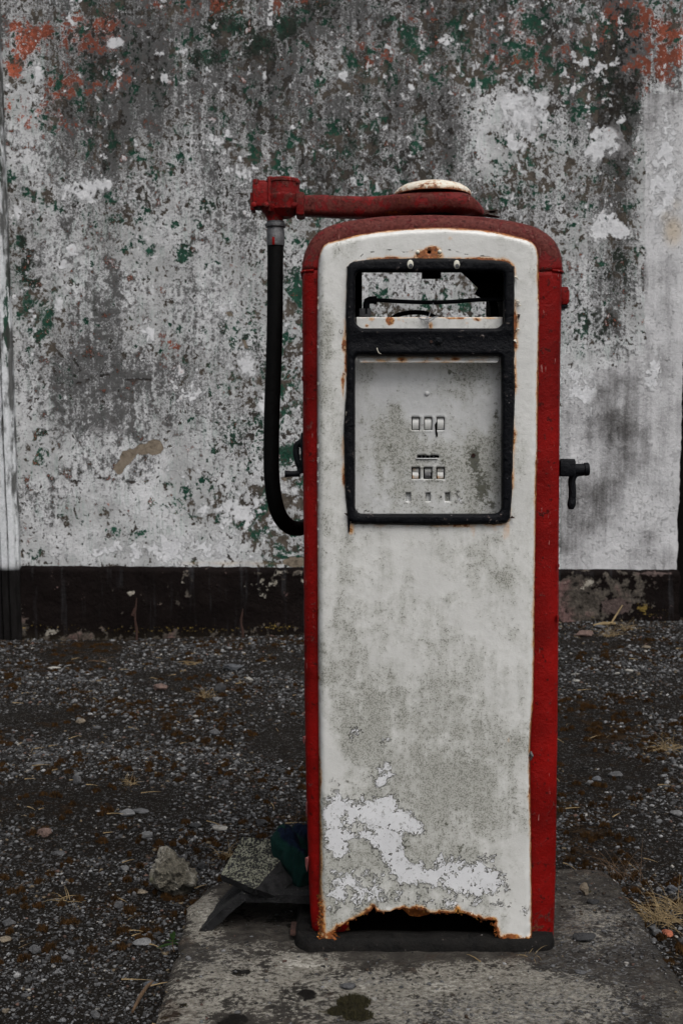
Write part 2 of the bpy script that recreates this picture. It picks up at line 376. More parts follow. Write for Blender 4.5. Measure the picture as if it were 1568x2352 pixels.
def mat_red(name='peeling_red_paint', dull=0.0):
    M = NT(name); v = M.co(); n1 = M.noise(7, 6, .6, v, gain=2.6); n2 = M.noise(38, 6, .7, v, .5, gain=2.8); n3 = M.noise(160, 5, .7, v, gain=2.6)
    a = M.mix(n1, (.088, .0022, .0018), (.215, .0048, .0040)); dullc = M.mix(n3, (.060, .010, .010), (.20, .030, .032))
    top = M.attr('dull')
    col = M.mix(M.mul(top, .8), a, dullc)
    pv = M.add(M.mul(M.add(n2, -.5), .8), M.mul(M.add(n3, -.5), .35), M.mul(top, .55), M.mul(M.attr('rust'), .5))
    pm = M.ss(pv, .37, .41); col = M.mix(M.mul(pm, .85), col, M.mix(n3, (.045, .008, .006), (.12, .035, .028)))
    lt = M.mul(M.ss(pv, .32, .37), M.ma('SUBTRACT', 1.0, M.ss(pv, .37, .39))); col = M.mix(M.mul(lt, .55), col, (.36, .11, .10))
    rv = M.add(M.attr('rust'), M.mul(M.add(n2, -.5), .5), M.mul(M.add(n3, -.5), .4)); rm = M.ss(rv, .6, .75); col = M.mix(rm, col, rust_col(M, v))
    sc = M.ss(M.noise(60, 3, .6, M.co(scale=(2.2, 1, .35), loc=(3, 1, 2)), gain=3), 1.08, 1.14); col = M.mix(M.mul(sc, .45), col, (.40, .20, .18))
    dk = M.ss(M.noise(55, 4, .6, M.co(loc=(7, 2, 1)), gain=3), .88, 1.0); col = M.mix(M.mul(dk, .75), col, (.03, .005, .004))
    h = M.add(M.mul(pm, -.8), M.mul(n3, .2), M.mul(n2, .5), M.mul(rm, .4), M.mul(lt, .5))
    return M.out(col, M.ss(n2, 0, 1, .36, .62), M.bump(h, .0022, 1.0), spec=.08)
def mat_black(name, c0=(.0015, .0017, .0026), c1=(.005, .0055, .0075), rough=.42, chips=True, bd=.0016):
    M = NT(name); v = M.co(); n2 = M.noise(40, 6, .7, v, .3, gain=2.6); n3 = M.noise(170, 5, .7, v, gain=2.6)
    col = M.mix(n2, c0, c1)
    if chips:
        pv = M.add(n2, M.mul(M.add(n3, -.5), .6)); col = M.mix(M.ss(pv, .95, 1.05), col, M.mix(n3, (.05, .03, .025), (.12, .10, .09)))
        col = M.mix(M.ss(M.add(n3, M.mul(M.add(n2, -.5), .5)), 1.0, 1.12, 0, .6), col, (.22, .22, .23))
    return M.out(col, M.ss(n2, 0, 1, rough-.1, rough+.2), M.bump(M.add(n2, M.mul(n3, .4)), bd, .9), spec=.08)
def mat_simple(name, c0, c1, rough=.7, sc=60, bd=.001, metal=0, spec=.4):
    M = NT(name); n = M.noise(sc, 6, .68, gain=2.4); n3 = M.noise(sc*4, 4, .7, gain=2.2)
    return M.out(M.mix(M.add(M.mul(n, .65), M.mul(n3, .35)), c0, c1), rough, M.bump(M.add(n, M.mul(n3, .5)), bd), metal, spec)
def mat_cap():
    M = NT('rusted_cream_cap'); n2 = M.noise(55, 6, .7, gain=2.8); n3 = M.noise(190, 5, .7, gain=2.6)
    rv = M.add(M.attr('rust'), M.mul(M.add(n2, -.5), .8), M.mul(M.add(n3, -.5), .4))
    col = M.mix(M.ss(rv, .3, .6, 0, .6), M.mix(n2, (.60, .57, .48), (.72, .70, .63)), (.50, .27, .10)); col = M.mix(M.ss(rv, .55, .66), col, rust_col(M))
    return M.out(col, .5, M.bump(M.add(n2, n3), .001))
def mat_ground():
    M = NT('gritty_soil'); v = M.co(); n1 = M.noise(2.2, 6, .6, v, gain=2.4); n2 = M.noise(14, 6, .68, v, gain=2.6); n3 = M.noise(90, 5, .72, v, gain=2.6)
    col = M.mix(n2, (.0045, .0036, .003), (.014, .0115, .009)); col = M.mix(M.mul(n3, .5), col, (.026, .023, .020))
    vc = M.vor(150, M.warp(v, 60, .01), out='Color'); sep = M.t.nodes.new('ShaderNodeSeparateColor'); M.t.links.new(vc, sep.inputs[0])
    vd = M.vor(150, M.warp(v, 60, .01))
    gr = M.mul(M.ss(sep.outputs[0], .45, .90), M.ss(vd, .25, .5, 1, 0)); col = M.mix(M.mul(gr, .8), col, M.mix(sep.outputs[1], (.045, .045, .046), (.20, .20, .20)))
    vb = M.vor(60, M.warp(v, 20, .03)); vcb = M.vor(60, M.warp(v, 20, .03), out='Color'); sb = M.t.nodes.new('ShaderNodeSeparateColor'); M.t.links.new(vcb, sb.inputs[0])
    gb = M.mul(M.ss(sb.outputs[0], .62, .9), M.ss(vb, .25, .45, 1, 0)); col = M.mix(M.mul(gb, .8), col, M.mix(sb.outputs[1], (.035, .035, .036), (.16, .16, .162)))
    ms = M.ss(M.add(M.attr('moss'), M.mul(M.add(n2, -.5), .9), M.mul(M.add(n3, -.5), .4)), .42, .75); col = M.mix(M.mul(ms, .8), col, M.mix(n3, (.012, .008, .004), (.050, .029, .014)))
    return M.out(col, .9, M.bump(M.add(M.mul(n2, .8), M.mul(n3, .5), M.mul(gr, .5), M.mul(gb, 1.0), M.mul(ms, .6)), .012, 1), spec=.04)
def mat_concrete():
    M = NT('weathered_concrete'); v = M.co(rot=(0, 0, R(-14)), scale=(1, 1.2, 1)); n1 = M.noise(3, 6, .62, v, .3, gain=2.6); n2 = M.noise(15, 7, .70, v, .5, gain=2.8); n3 = M.noise(80, 5, .75, v, gain=2.8); n4 = M.noise(300, 3, .7, gain=2.4)
    pale = M.attr('pale'); pv = M.add(pale, .10, M.mul(M.add(n2, -.5), .7), M.mul(M.add(n1, -.5), .5), M.mul(M.add(n3, -.5), .85))
    col = M.mix(n2, (.022, .020, .018), (.085, .076, .066)); col = M.mix(M.ss(pv, .28, .62), col, M.mix(n3, (.10, .088, .070), (.36, .342, .30)))
    col = M.mix(M.ss(M.add(pv, M.mul(M.add(n4, -.5), .3)), .95, 1.15, 0, .75), col, (.50, .48, .43))
    blk = M.ss(M.add(n3, M.mul(n2, .6), M.mul(pale, -.35)), 1.08, 1.2); col = M.mix(M.mul(blk, .8), col, (.008, .008, .008))
    bl = M.ss(M.add(M.attr('black'), M.mul(M.add(n2, -.5), .7), M.mul(M.add(n3, -.5), .3)), .5, .62); col = M.mix(bl, col, (.010, .009, .008))
    rd = M.ss(M.noise(7, 6, .7, M.co(loc=(3, 3, 3)), .4, gain=3), .72, 1.0, 0, .35); col = M.mix(rd, col, M.mix(n3, (.035, .022, .015), (.12, .075, .05)))
    n5 = M.noise(150, 4, .75, v, gain=3.0); col = M.mix(M.ss(n5, .72, .95, 0, .75), col, (.012, .011, .010)); col = M.mix(M.mul(M.ss(n5, .28, .1), .0), col, col)
    ms = M.ss(M.add(M.attr('moss'), M.mul(M.add(n3, -.5), 1.1), M.mul(M.add(n2, -.5), .7)), .45, .65); col = M.mix(ms, col, M.mix(n3, (.010, .008, .003), (.035, .028, .008)))
    gv = M.vor(170, M.warp(v, 60, .01), out='Color'); sp = M.t.nodes.new('ShaderNodeSeparateColor'); M.t.links.new(gv, sp.inputs[0])
    gm = M.mul(M.attr('grit'), M.ss(sp.outputs[0], .5, .8)); col = M.mix(M.mul(gm, .8), col, M.mix(sp.outputs[1], (.03, .03, .033), (.20, .20, .20)))
    return M.out(col, .88, M.bump(M.add(M.mul(n2, 1.1), M.mul(n3, .5), M.mul(n1, .8), M.mul(gm, .3)), .010, 1), spec=.06)
def mat_stone():
    M = NT('stone'); n1 = M.noise(50, 6, .7, gain=2.6); n2 = M.noise(220, 4, .7, gain=2.4); c = M.attr('col', 'Color')
    col = M.mix(M.ss(n1, .1, .9, .55, 1.0), (0, 0, 0), c); col = M.mix(M.mul(n2, .25), col, M.mix(.5, c, (.2, .2, .2)))
    return M.out(col, .8, M.bump(M.add(n1, M.mul(n2, .5)), .003), spec=.10)
def mat_tile(name, lichen):
    M = NT(name); n2 = M.noise(40, 6, .7, gain=2.6); v = M.co(scale=(1, .6, 1)); n3 = M.noise(190, 5, .72, v, .3, gain=3.0)
    col = M.mix(n2, (.007, .0072, .0078), (.026, .026, .027)); lm = M.ss(M.add(M.mul(M.attr('top'), lichen), M.mul(M.add(n3, -.5), .9), M.mul(M.add(n2, -.5), .3)), .55, .75)
    col = M.mix(lm, col, M.mix(n2, (.11, .115, .08), (.25, .25, .20)))
    return M.out(col, .8, M.bump(M.add(n3, n2, M.mul(lm, .4)), .003, .9), spec=.12)
MW, MP, MPIL = mat_wall(), mat_plinth(), mat_pilaster()
ENAM, DIAL = mat_enamel(), mat_enamel('grey_white_dial_enamel', True)
RED = mat_red(); FRAMEB = mat_black('glossy_black_frame', rough=.36); RUB = mat_black('black_rubber', (.0012, .0012, .0012), (.003, .003, .003), .6, False, .0006)
IRON = mat_black('black_iron', (.003, .0035, .005), (.009, .010, .012), .4, False); BASEM = mat_black('dirty_black_base', (.0035, .0035, .0035), (.013, .012, .011), .6, True, .003)
DARK = mat_simple('near_black_matte', (.0015, .0013, .0012), (.004, .0035, .003), .9, spec=.05)  # even near-black for the pump's inside, hub and door
GREYM = mat_simple('grey_metal', (.035, .035, .038), (.14, .14, .145), .45, 70, .0008, .5); RUSTM = None
CAPM = mat_cap(); GROUND = mat_ground(); CONC = mat_concrete(); STONE = mat_stone()
def _r():
    M = NT('rust'); c = rust_col(M); return M.out(c, .85, M.bump(M.noise(90, 6, .7, gain=2.5), .003), spec=.2)
RUSTM = _r()
DRUST = mat_simple('dark_rust', (.012, .006, .0045), (.060, .022, .013), .85, 70, .003)
EYEW = mat_simple('cream_plastic', (.48, .47, .40), (.58, .56, .48), .3, 40, .0002); EYEP = mat_simple('dark_grey_plastic', (.035, .037, .04), (.06, .062, .066), .3, 60, .0001)
WIRE = mat_simple('galvanised_wire', (.28, .28, .29), (.45, .45, .46), .4, 200, .0003, .3)
TILE1, TILE2 = mat_tile('dark_slate_tile', .22), mat_tile('lichened_tile', .62)

# ------------------------------------------------------------------ ground
def lines(lo, hi, step, far):
    a = list(np.arange(lo, hi, step)); return np.array([-far, -far*.4, -far*.15]+[lo-1.5, lo-.5]+a+[hi+.5, hi+1.5, far*.15, far*.4, far])
gx = lines(-2.7, 2.7, .03, 80); gy = np.concatenate([[-80, -30, -8, -2, .5], np.arange(1.3, 7.5, .03), [8, 9, 14, 30, 80]])
GX, GY = np.meshgrid(gx, gy); vx, vy = GX.ravel(), GY.ravel(); vz = np.array([gz(a, b) for a, b in zip(vx, vy)])
nx = len(gx); fs = [(j*nx+i, j*nx+i+1, (j+1)*nx+i+1, (j+1)*nx+i) for j in range(len(gy)-1) for i in range(nx-1)]
moss = np.array([mn.noise((a*2.2+4, b*2.2, 1)) for a, b in zip(vx, vy)])*.5+.32
g = mesh_obj('ground', np.stack([vx, vy, vz], 1), fs, GROUND, attrs={'moss': np.maximum(moss, .55*sst(6.2, 7.0, vy))}); tag(g, 'dark gritty yard of soil and gravel in front of the wall', 'ground', kind='structure')

# slab ---------------------------------------------------------------
SZ = 0.06
sl = [(300, 2560), (340, 2400), (358, 2331), (378, 2267), (390, 2216), (398, 2196), (410, 2184), (413, 2150), (420, 2120), (435, 2075), (450, 2055), (467, 2037), (493, 2022), (560, 1996), (700, 1990), (1275, 1987), (1340, 1988), (1377, 1991), (1403, 2003), (1419, 2020), (1440, 2052), (1466, 2090), (1492, 2138), (1522, 2188), (1568, 2250), (1625, 2330), (1700, 2440), (1790, 2570)]
so2 = np.array([GP(x, y, SZ).to_2d()[:] for x, y in sl]); so2 = resample(so2, .02)
jit = np.array([mn.noise((a*14, b*14, 5))*.008+mn.noise((a*50, b*50, 5))*.004 for a, b in so2]); so2 = so2+np.stack([jit, jit*.6], 1)
V2, T2 = sheet2d(so2, [], .016); dE = dist_poly(V2, so2)
def slabz(a, b): return SZ+.004*mn.noise((a*6, b*6, 0))+.0030*mn.noise((a*22, b*22, 0))+.0026*mn.noise((a*60, b*60, 0))
zz = np.array([slabz(a, b) for a, b in V2]) - .010*np.exp(-dE/.009) - .004*np.exp(-dE/.05)
PX, PY = px_of(V2[:, 0], V2[:, 1], np.full(len(V2), SZ))
pale = blobs(PX, PY, [(470, 2100, 45, 60, .9), (900, 2265, 300, 30, .80), (690, 2215, 80, 26, .95), (540, 2260, 160, 70, .62), (800, 2320, 300, 40, .62), (1100, 2240, 180, 30, .62), (1300, 2300, 160, 60, .45), (1380, 2140, 90, 60, .42), (650, 2280, 200, 60, .6), (420, 2320, 60, 60, .6), (1150, 2330, 200, 40, .55)])
blk = blobs(PX, PY, [(700, 2105, 180, 45, .62), (560, 2110, 90, 40, .5), (640, 2215, 50, 8, .45), (545, 2230, 55, 14, .6), (702, 2281, 26, 16, 1.0), (540, 2345, 50, 24, .9), (400, 2320, 40, 60, .55), (1300, 2060, 60, 50, .35)])  # shade under the bent tile painted in, beside other dark blotches
mos = blobs(PX, PY, [(812, 2305, 36, 20, 1.0), (820, 2335, 50, 20, .7), (1150, 2290, 60, 10, .3), (770, 2325, 40, 14, .6), (390, 2180, 30, 12, .8)])
grit = blobs(PX, PY, [(1380, 2180, 160, 120, .9), (1100, 2330, 300, 40, .8), (860, 2250, 120, 14, .8), (1300, 2320, 260, 60, .9), (500, 2200, 90, 40, .4)])
n0 = len(V2); k = len(so2)
Vt = [(a, b, c) for (a, b), c in zip(V2, zz)]; Ft = [tuple(f) for f in T2]
idx = [int(np.argmin(np.hypot(*(V2-p).T))) for p in so2]
for q in range(k): Vt.append((so2[q][0]*1.0, so2[q][1], -.06))
for q in range(k):
    a, b = idx[q], idx[(q+1) % k]
    if a != b: Ft.append((a, n0+q, n0+(q+1) % k, b))
pad = lambda a: np.concatenate([a, np.full(k, .2)])
slab = mesh_obj('concrete_slab', Vt, Ft, CONC, attrs={'pale': pad(pale), 'black': pad(blk), 'moss': pad(mos), 'grit': pad(grit)})
tag(slab, 'weathered mottled concrete slab the old fuel pump stands on', 'concrete slab')

# ------------------------------------------------------------------ wall
WY = 7.28
def wz(y): return U(784, y, WY).z
bld = thing('building', 'derelict building front with peeling white, green and orange paint above a black plinth', 'building', (0, WY, 0))
PT = 0.5*(U(40, 1298, WY).z+U(1500, 1308, WY).z)
def ptop(x): return U(40, 1299, WY).z + (U(1500, 1308, WY).z-U(40, 1299, WY).z)*(x+2)/(3.9)
XR = U(1553, 1300, WY).x; XL = -6.0
def wall_right(z):                                    # rough right corner
    return XR + .012*mn.noise((z*6, 0, 0)) + .006*mn.noise((z*25, 0, 0)) + .016*float(sst(.5, 1.4, z))+.030*float(sst(1.4, 2.6, z))
xs = np.concatenate([np.linspace(XL, -2.3, 12, endpoint=False), np.linspace(-2.3, XR, 190)]); zs = np.concatenate([np.linspace(0, 1, 170)])
V = []; 
for j, tz in enumerate(zs):
    for x in xs:
        zt = ptop(x) - .004 + .006*mn.noise((x*9, 0, 4)); z = zt + (4.9-zt)*tz
        xx = x if x < XR-.2 else x + (wall_right(z)-XR)*(x-(XR-.2))/.2
        y = WY + .006*mn.noise((x*1.5, z*1.5, 0)) + (-.004)*mn.noise((x*7, z*7, 3))
        V.append((xx, y, z))
V = np.array(V); nx = len(xs); fs = [(j*nx+i, j*nx+i+1, (j+1)*nx+i+1, (j+1)*nx+i) for j in range(len(zs)-1) for i in range(nx-1)]
PX, PY = px_of(V[:, 0], WY, V[:, 2])
K = gridval(PX, PY, ['5566655655665475', '4677566466554685', '3776556556523584', '3675455554612471', '4444454545454461', '5453454444444461', '5454444433344462', '4564444333344453', '4666544333322243', '3665543333333453', '3444343333335543', '4432222333335643', '3332222333332322'], 0, 0, 98, 100)
FL = gridval(PX, PY, [
 '5665556666667765',
 '4566667566677774',
 '4555566666646671',
 '3455566777626361',
 '5565457777766651',
 '4333444566666351',
 '4332334455666551',
 '4443335666644421',
 '4543456777722221',
 '3322356777711111',
 '3222246777711111',
 '4322456777711111',
 '4222346777711211'], 0, 0, 98, 100)
GR = blobs(PX, PY, [(520, 60, 60, 45, .75), (590, 100, 50, 40, .7), (660, 60, 45, 40, .7), (530, 20, 50, 30, .6), (480, 130, 60, 30, .6), (840, 180, 25, 90, .5), (1060, 60, 35, 60, .55), (1000, 70, 30, 40, .5),
 (860, 330, 20, 60, .5), (60, 700, 20, 50, .75), (60, 640, 30, 60, .6), (90, 770, 20, 30, .6), (45, 560, 15, 40, .7), (110, 740, 22, 40, .7), (345, 577, 16, 13, 1), (420, 585, 25, 30, .7), (300, 500, 60, 20, .6), (480, 470, 50, 20, .55),
 (683, 660, 26, 60, .8), (560, 760, 60, 60, .45), (620, 860, 60, 60, .45), (560, 1010, 60, 50, .5), (660, 1040, 30, 30, .7), (590, 970, 60, 25, .5), (255, 1225, 25, 22, .8), (320, 1225, 30, 14, .95), (400, 1160, 40, 20, .4), (100, 1040, 40, 60, .35),
 (1340, 760, 60, 60, .5), (1420, 600, 50, 60, .5), (1375, 420, 40, 30, .5), (1180, 420, 60, 60, .45), (1300, 330, 40, 30, .45), (1430, 250, 20, 50, .5), (700, 20, 80, 20, .5), (230, 20, 80, 25, .45), (1200, 140, 50, 40, .45), (1540, 60, 30, 60, .5), (800, 320, 60, 60, .4)])
OR = blobs(PX, PY, [(60, 90, 45, 50, .85), (40, 150, 30, 40, .8), (105, 75, 35, 25, .8), (190, 90, 80, 60, .68), (250, 60, 50, 50, .65), (140, 200, 60, 60, .62), (120, 270, 60, 50, .55), (240, 170, 60, 50, .45), (400, 15, 80, 25, .5), (640, 10, 60, 30, .5), (520, 20, 60, 20, .45),
 (1040, 170, 30, 40, .42), (960, 60, 60, 60, .32), (1230, 120, 120, 80, .36), (1480, 60, 50, 60, .75), (1530, 90, 50, 80, .85), (1500, 160, 60, 50, .7), (1470, 200, 30, 30, .6), (1420, 30, 30, 40, .5), (1180, 60, 60, 50, .34), (390, 810, 40, 40, .38), (400, 880, 30, 30, .36), (1400, 60, 40, 50, .5), (860, 110, 60, 60, .36), (20, 240, 14, 60, .5)])
WH = blobs(PX, PY, [(190, 440, 50, 32, .85), (240, 425, 24, 20, .8), (265, 98, 22, 14, .9), (377, 180, 10, 20, 1), (160, 575, 28, 14, .8), (145, 607, 14, 14, .9), (1205, 250, 70, 65, .95), (1190, 320, 60, 35, .8), (1380, 330, 50, 50, .95), (1400, 520, 46, 40, .9), (1525, 400, 45, 210, .80),
 (1330, 890, 60, 60, .7), (1350, 950, 40, 50, .5), (1400, 1010, 30, 40, .45), (480, 130, 26, 10, .6), (620, 30, 8, 60, .7), (177, 100, 4, 50, .6), (510, 330, 60, 50, .5), (540, 400, 50, 50, .5), (140, 700, 12, 28, .95), (155, 660, 10, 10, .8), (340, 770, 16, 26, .8), (470, 640, 10, 22, .9), (515, 700, 60, 40, .5),
 (430, 900, 70, 80, .42), (560, 1180, 120, 90, .62), (450, 1080, 40, 30, .55), (150, 910, 22, 14, .6), (600, 930, 60, 40, .55), (380, 1260, 240, 40, .62), (560, 830, 60, 30, .55), (1500, 850, 40, 70, .7), (1480, 1200, 90, 90, .45), (1320, 1180, 60, 60, .4), (1350, 1280, 40, 14, .3), (600, 480, 40, 30, .6), (860, 200, 20, 60, .45), (40, 480, 20, 60, .5), (90, 180, 18, 60, .7), (370, 1075, 40, 16, .6), (780, 160, 16, 60, .5)])
BA = blobs(PX, PY, [(355, 1028, 26, 20, 1.1), (325, 1032, 22, 14, 1.0), (290, 1052, 18, 22, 1.05), (275, 1075, 14, 18, .95), (305, 1040, 18, 14, .9), (47, 1275, 9, 12, .9), (560, 790, 26, 22, .55), (530, 720, 24, 18, .55), (640, 880, 30, 30, .5), (660, 1100, 30, 20, .5), (560, 1110, 26, 26, .5), (680, 1290, 40, 18, .8), (620, 1298, 50, 6, .75), (300, 770, 16, 16, .45), (1385, 690, 20, 12, .6), (1400, 780, 14, 14, .6)])
def near_line(pts, w): return np.exp(-(dist_poly(np.stack([PX, PY], 1), pts, False)/w)**2)
CR = np.maximum.reduce([near_line([(85, 872), (140, 880), (160, 890), (230, 860), (300, 872), (420, 880)], 3)*.95, near_line([(160, 1108), (235, 1098), (320, 1110)], 2.6)*.8, near_line([(320, 1110), (350, 1180), (380, 1240), (480, 1268)], 2.4)*.6, near_line([(1300, 1010), (1400, 1020)], 2)*.2])
KS = np.maximum.reduce([blobs(PX, PY, [(1458, 240, 26, 110, .85), (1455, 420, 16, 200, .6), (1470, 640, 26, 90, .55), (240, 210, 60, 120, .75), (180, 100, 60, 60, .5), (1340, 1010, 70, 40, .62), (1420, 1080, 80, 60, .60), (1330, 1180, 70, 50, .48), (1520, 640, 40, 60, .45), (1530, 720, 30, 80, .55), (28, 1000, 12, 300, .3), (18, 650, 22, 120, .6), (12, 400, 12, 400, .6), (1290, 1250, 40, 40, .5), (1440, 1000, 60, 100, .45)]), K*.98])
SMO = np.maximum.reduce([sst(1470, 1490, PX)*sst(205, 225, PY), sst(1280, 1290, PX)*sst(860, 900, PY+.35*(PX-1290)), blobs(PX, PY, [(1400, 330, 48, 52, .9), (1200, 260, 62, 70, .85), (870, 200, 26, 90, .42), (330, 560, 110, 70, .42), (250, 960, 110, 70, .45)])])
OC = blobs(PX, PY, [(1545, 530, 26, 40, .9), (1530, 500, 20, 20, .6), (1552, 470, 16, 20, .5), (500, 1296, 160, 4, .8), (90, 1297, 60, 3, .8)])
wf = mesh_obj('wall_face', V, fs, MW, bld, attrs={'grime': KS, 'flake': FL, 'green': GR, 'orange': OR, 'white': WH, 'bare': BA, 'crack': CR, 'ochre': OC, 'smooth': SMO})
# plinth, a little proud of the wall
xs = np.concatenate([np.linspace(XL, -2.3, 10, endpoint=False), np.linspace(-2.3, XR+.01, 200)]); zs = np.linspace(0, 1, 30)
V = []
for j, tz in enumerate(zs):
    for x in xs:
        zt = ptop(x) + .005*mn.noise((x*9, 0, 4)) + .004*mn.noise((x*30, 1, 4)); z = -.12 + (zt+.12)*tz
        xx = x + (.02*mn.noise((z*12, 2, 0)) if x > XR-.05 else 0)
        V.append((xx, WY-.035 + .012*mn.noise((x*2.5, z*3, 7)) + .006*mn.noise((x*11, z*11, 7)) + (.03 if j == len(zs)-1 else 0), z))
V = np.array(V); nx = len(xs); fs = [(j*nx+i, j*nx+i+1, (j+1)*nx+i+1, (j+1)*nx+i) for j in range(len(zs)-1) for i in range(nx-1)]
PX, PY = px_of(V[:, 0], WY-.03, V[:, 2])
FLp = np.maximum(blobs(PX, PY, [(1330, 1380, 90, 80, .9), (1430, 1360, 90, 60, .7), (640, 1320, 60, 30, .6), (430, 1345, 26, 40, .5), (400, 1380, 30, 30, .42), (1250, 1370, 80, 80, .8), (60, 1440, 30, 40, .5)]), .12+.5*sst(1425, 1470, PY))
WHp = blobs(PX, PY, [(302, 1362, 12, 7, .9), (420, 1340, 16, 10, .62), (560, 1350, 8, 8, .5), (604, 1334, 7, 8, 1.0), (634, 1338, 10, 8, .9), (690, 1330, 10, 20, .6), (600, 1352, 40, 30, .45), (120, 1452, 22, 10, .85), (330, 1390, 7, 40, .42), (640, 1315, 40, 12, .5), (1350, 1340, 40, 25, .45), (1280, 1330, 30, 20, .4), (50, 1400, 6, 70, .42), (1440, 1420, 40, 20, .25)])
LI = blobs(PX, PY, [(1475, 1395, 24, 14, .72), (400, 1445, 300, 12, .5), (640, 1440, 60, 12, .6), (60, 1440, 200, 12, .45), (1500, 1410, 50, 12, .5), (1350, 1420, 80, 12, .4)])
PK = blobs(PX, PY, [(1410, 1392, 46, 26, .9), (1500, 1318, 50, 9, .8), (1540, 1330, 20, 10, .6)])
FB = .8*sst(1440, 1490, PY)*np.ones(len(PX))
mesh_obj('plinth', V, fs, MP, bld, attrs={'flake': FLp, 'white': WHp, 'lichen': LI, 'pink': PK, 'foot_brown': FB*.6})
# plain return of the wall at its right end, top cap and far side
M_ = MB(); M_.box((XR-.05, WY+.22, 2.4), (.1, .40, 5.0)); M_.box(((XL+XR)/2, WY+.2, 4.93), (XR-XL, .42, .06)); M_.build('wall_return', MPIL, bld, False)
# dark door in its recess at the right, seen as the black strip at the picture's edge
M_ = MB(); M_.box((XR+.62, WY+.16, 1.35), (1.16, .05, 2.75), bev=.004)
for zc in (.6, 1.6): M_.box((XR+.62, WY+.128, zc), (.86, .02, .75), bev=.006)
dr = M_.build('door', DARK, bld, False); dr['label'] = 'dark black door beside the right end of the wall'
M_ = MB(); M_.tube([(XR+1.08, WY+.13, 1.05), (XR+1.08, WY+.08, 1.05), (XR+1.0, WY+.08, 1.05)], .009, 8); M_.build('handle', IRON, dr)
M_ = MB(); M_.box((XR+.65, WY+.2, 3.85), (1.3, .38, 2.2)); M_.box((XR+1.9, WY+.2, 2.4), (1.3, .38, 5.1)); M_.build('door_surround', MPIL, bld, False)
# moulded pilaster at the left (painted strips running up the wall)
def lean(z): return .085*(z-.46)/3.6*-1
prof = [(-.26, 0), (-.26, -.06), (-.115, -.06), (-.108, -.045), (-.10, -.075), (-.066, -.078), (-.060, -.060), (-.052, -.078), (-.022, -.072), (-.012, -.05), (0, -.046), (.002, 0)]
x0 = U(44, 1298, WY-.05).x; V = []; zs = np.linspace(-.1, 4.9, 160)
for z in zs:
    for (a, b) in prof: V.append((x0+a+lean(z)+.003*mn.noise((z*5, a*9, 0)), WY+b+.003*mn.noise((z*7, a*20, 2)), z))
V = np.array(V); n = len(prof); fs = [(j*n+i, j*n+i+1, (j+1)*n+i+1, (j+1)*n+i) for j in range(len(zs)-1) for i in range(n-1)]
PX, PY = px_of(V[:, 0], WY, V[:, 2])
blackm = sst(ptop(-2)+.012, ptop(-2)-.012, V[:, 2]); blackm = 1-sst(ptop(-2)-.012, ptop(-2)+.012, V[:, 2])
mesh_obj('pilaster', V, fs, MPIL, bld, smooth=False, attrs={'green': blobs(PX, PY, [(22, 740, 7, 200, .8), (20, 600, 12, 60, .6), (8, 300, 10, 200, .5)]), 'grime': .38*(1-sst(1100, 1300, PY))+.12+.3*(np.tile([p[1] > -.062 for p in prof], len(zs))), 'black': blackm})  # grime high up; shade of the moulding's grooves painted in too

# ------------------------------------------------------------------ FUEL PUMP
FY = 2.55; BY = 2.98
pump = thing('fuel_pump', 'old rusting red and white fuel pump with an empty display window and hanging black hose', 'fuel pump', (U(980, 2180, FY).x, 2.76, SZ))
def at0(x, y, dY=0.0):
    p = U(x, y, FY); return Vector((p.x, FY+dY, p.z))
def to3(P, Yv):
    """photo-plane positions on the front plane -> 3D with offsets Yv"""
    out = []
    for (x, y), dy in zip(P, Yv):
        p = U(x, y, FY); out.append((p.x, FY+dy, p.z))
    return out
# red shell
sil = [(717, 2136), (711, 2083), (707, 1945), (702, 1800), (699, 1568), (697, 1254), (695.5, 1000), (694.5, 800), (694, 660), (694, 621), (695.5, 602), (699, 584), (704, 568), (712, 554), (722, 541), (735, 530), (767, 516.5), (824, 505), (897, 498), (985, 496), (1060, 497), (1105, 500), (1183, 512), (1222, 521), (1245, 532), (1264, 545), (1276, 560), (1284, 575), (1287.5, 592), (1289, 626), (1288, 700), (1286, 784), (1284, 1000), (1282, 1254), (1280, 1568), (1277, 1850), (1275, 2000), (1272, 2100), (1269, 2160)]
SH = np.array([[U(x, y, FY+.055).x, U(x, y, FY+.055).z] for x, y in sil]); SHs = resample(SH, .012, False)
for _ in range(3): SHs[1:-1] = .25*SHs[:-2]+.5*SHs[1:-1]+.25*SHs[2:]
def offs(C, d):
    T = np.gradient(C, axis=0); T /= np.linalg.norm(T, axis=1)[:, None]; N = np.stack([T[:, 1], -T[:, 0]], 1)  # inward (path runs clockwise seen from the front)
    return C + N*d
ZSEAM = U(694, 622, FY+.03).z
RINGS = [(.085, .030), (.055, .026), (.040, .025), (.028, .025), (.016, .029), (.007, .035), (.0015, .046), (0, .060), (0, .12), (0, .20), (0, .28), (0, BY-FY-.05), (.003, BY-FY-.03), (.012, BY-FY-.01), (.03, BY-FY)]
def shell(name, sel, grow, parent):
    C = SHs[sel]; V = []; dull = []; rust = []
    for (ins, dy) in RINGS:
        Q = offs(SHs, ins-grow)[sel]
        for (x, z) in Q:
            n = .0009*mn.noise((x*30, z*30, dy*30)); V.append((x+n, FY+dy+n-grow*.5, z+n))
            dull.append(float(sst(ZSEAM-.02, ZSEAM+.06, z))); rust.append(.45*float(sst(.16, .09, z)) if False else .5*(1-float(sst(.10, .17, z))))
    n = len(C); fs = [(j*n+i, j*n+i+1, (j+1)*n+i+1, (j+1)*n+i) for j in range(len(RINGS)-1) for i in range(n-1)]
    o = mesh_obj(name, V, [f[::-1] for f in fs], RED, parent, attrs={'dull': dull, 'rust': rust}); solid(o, .002, 1); return o
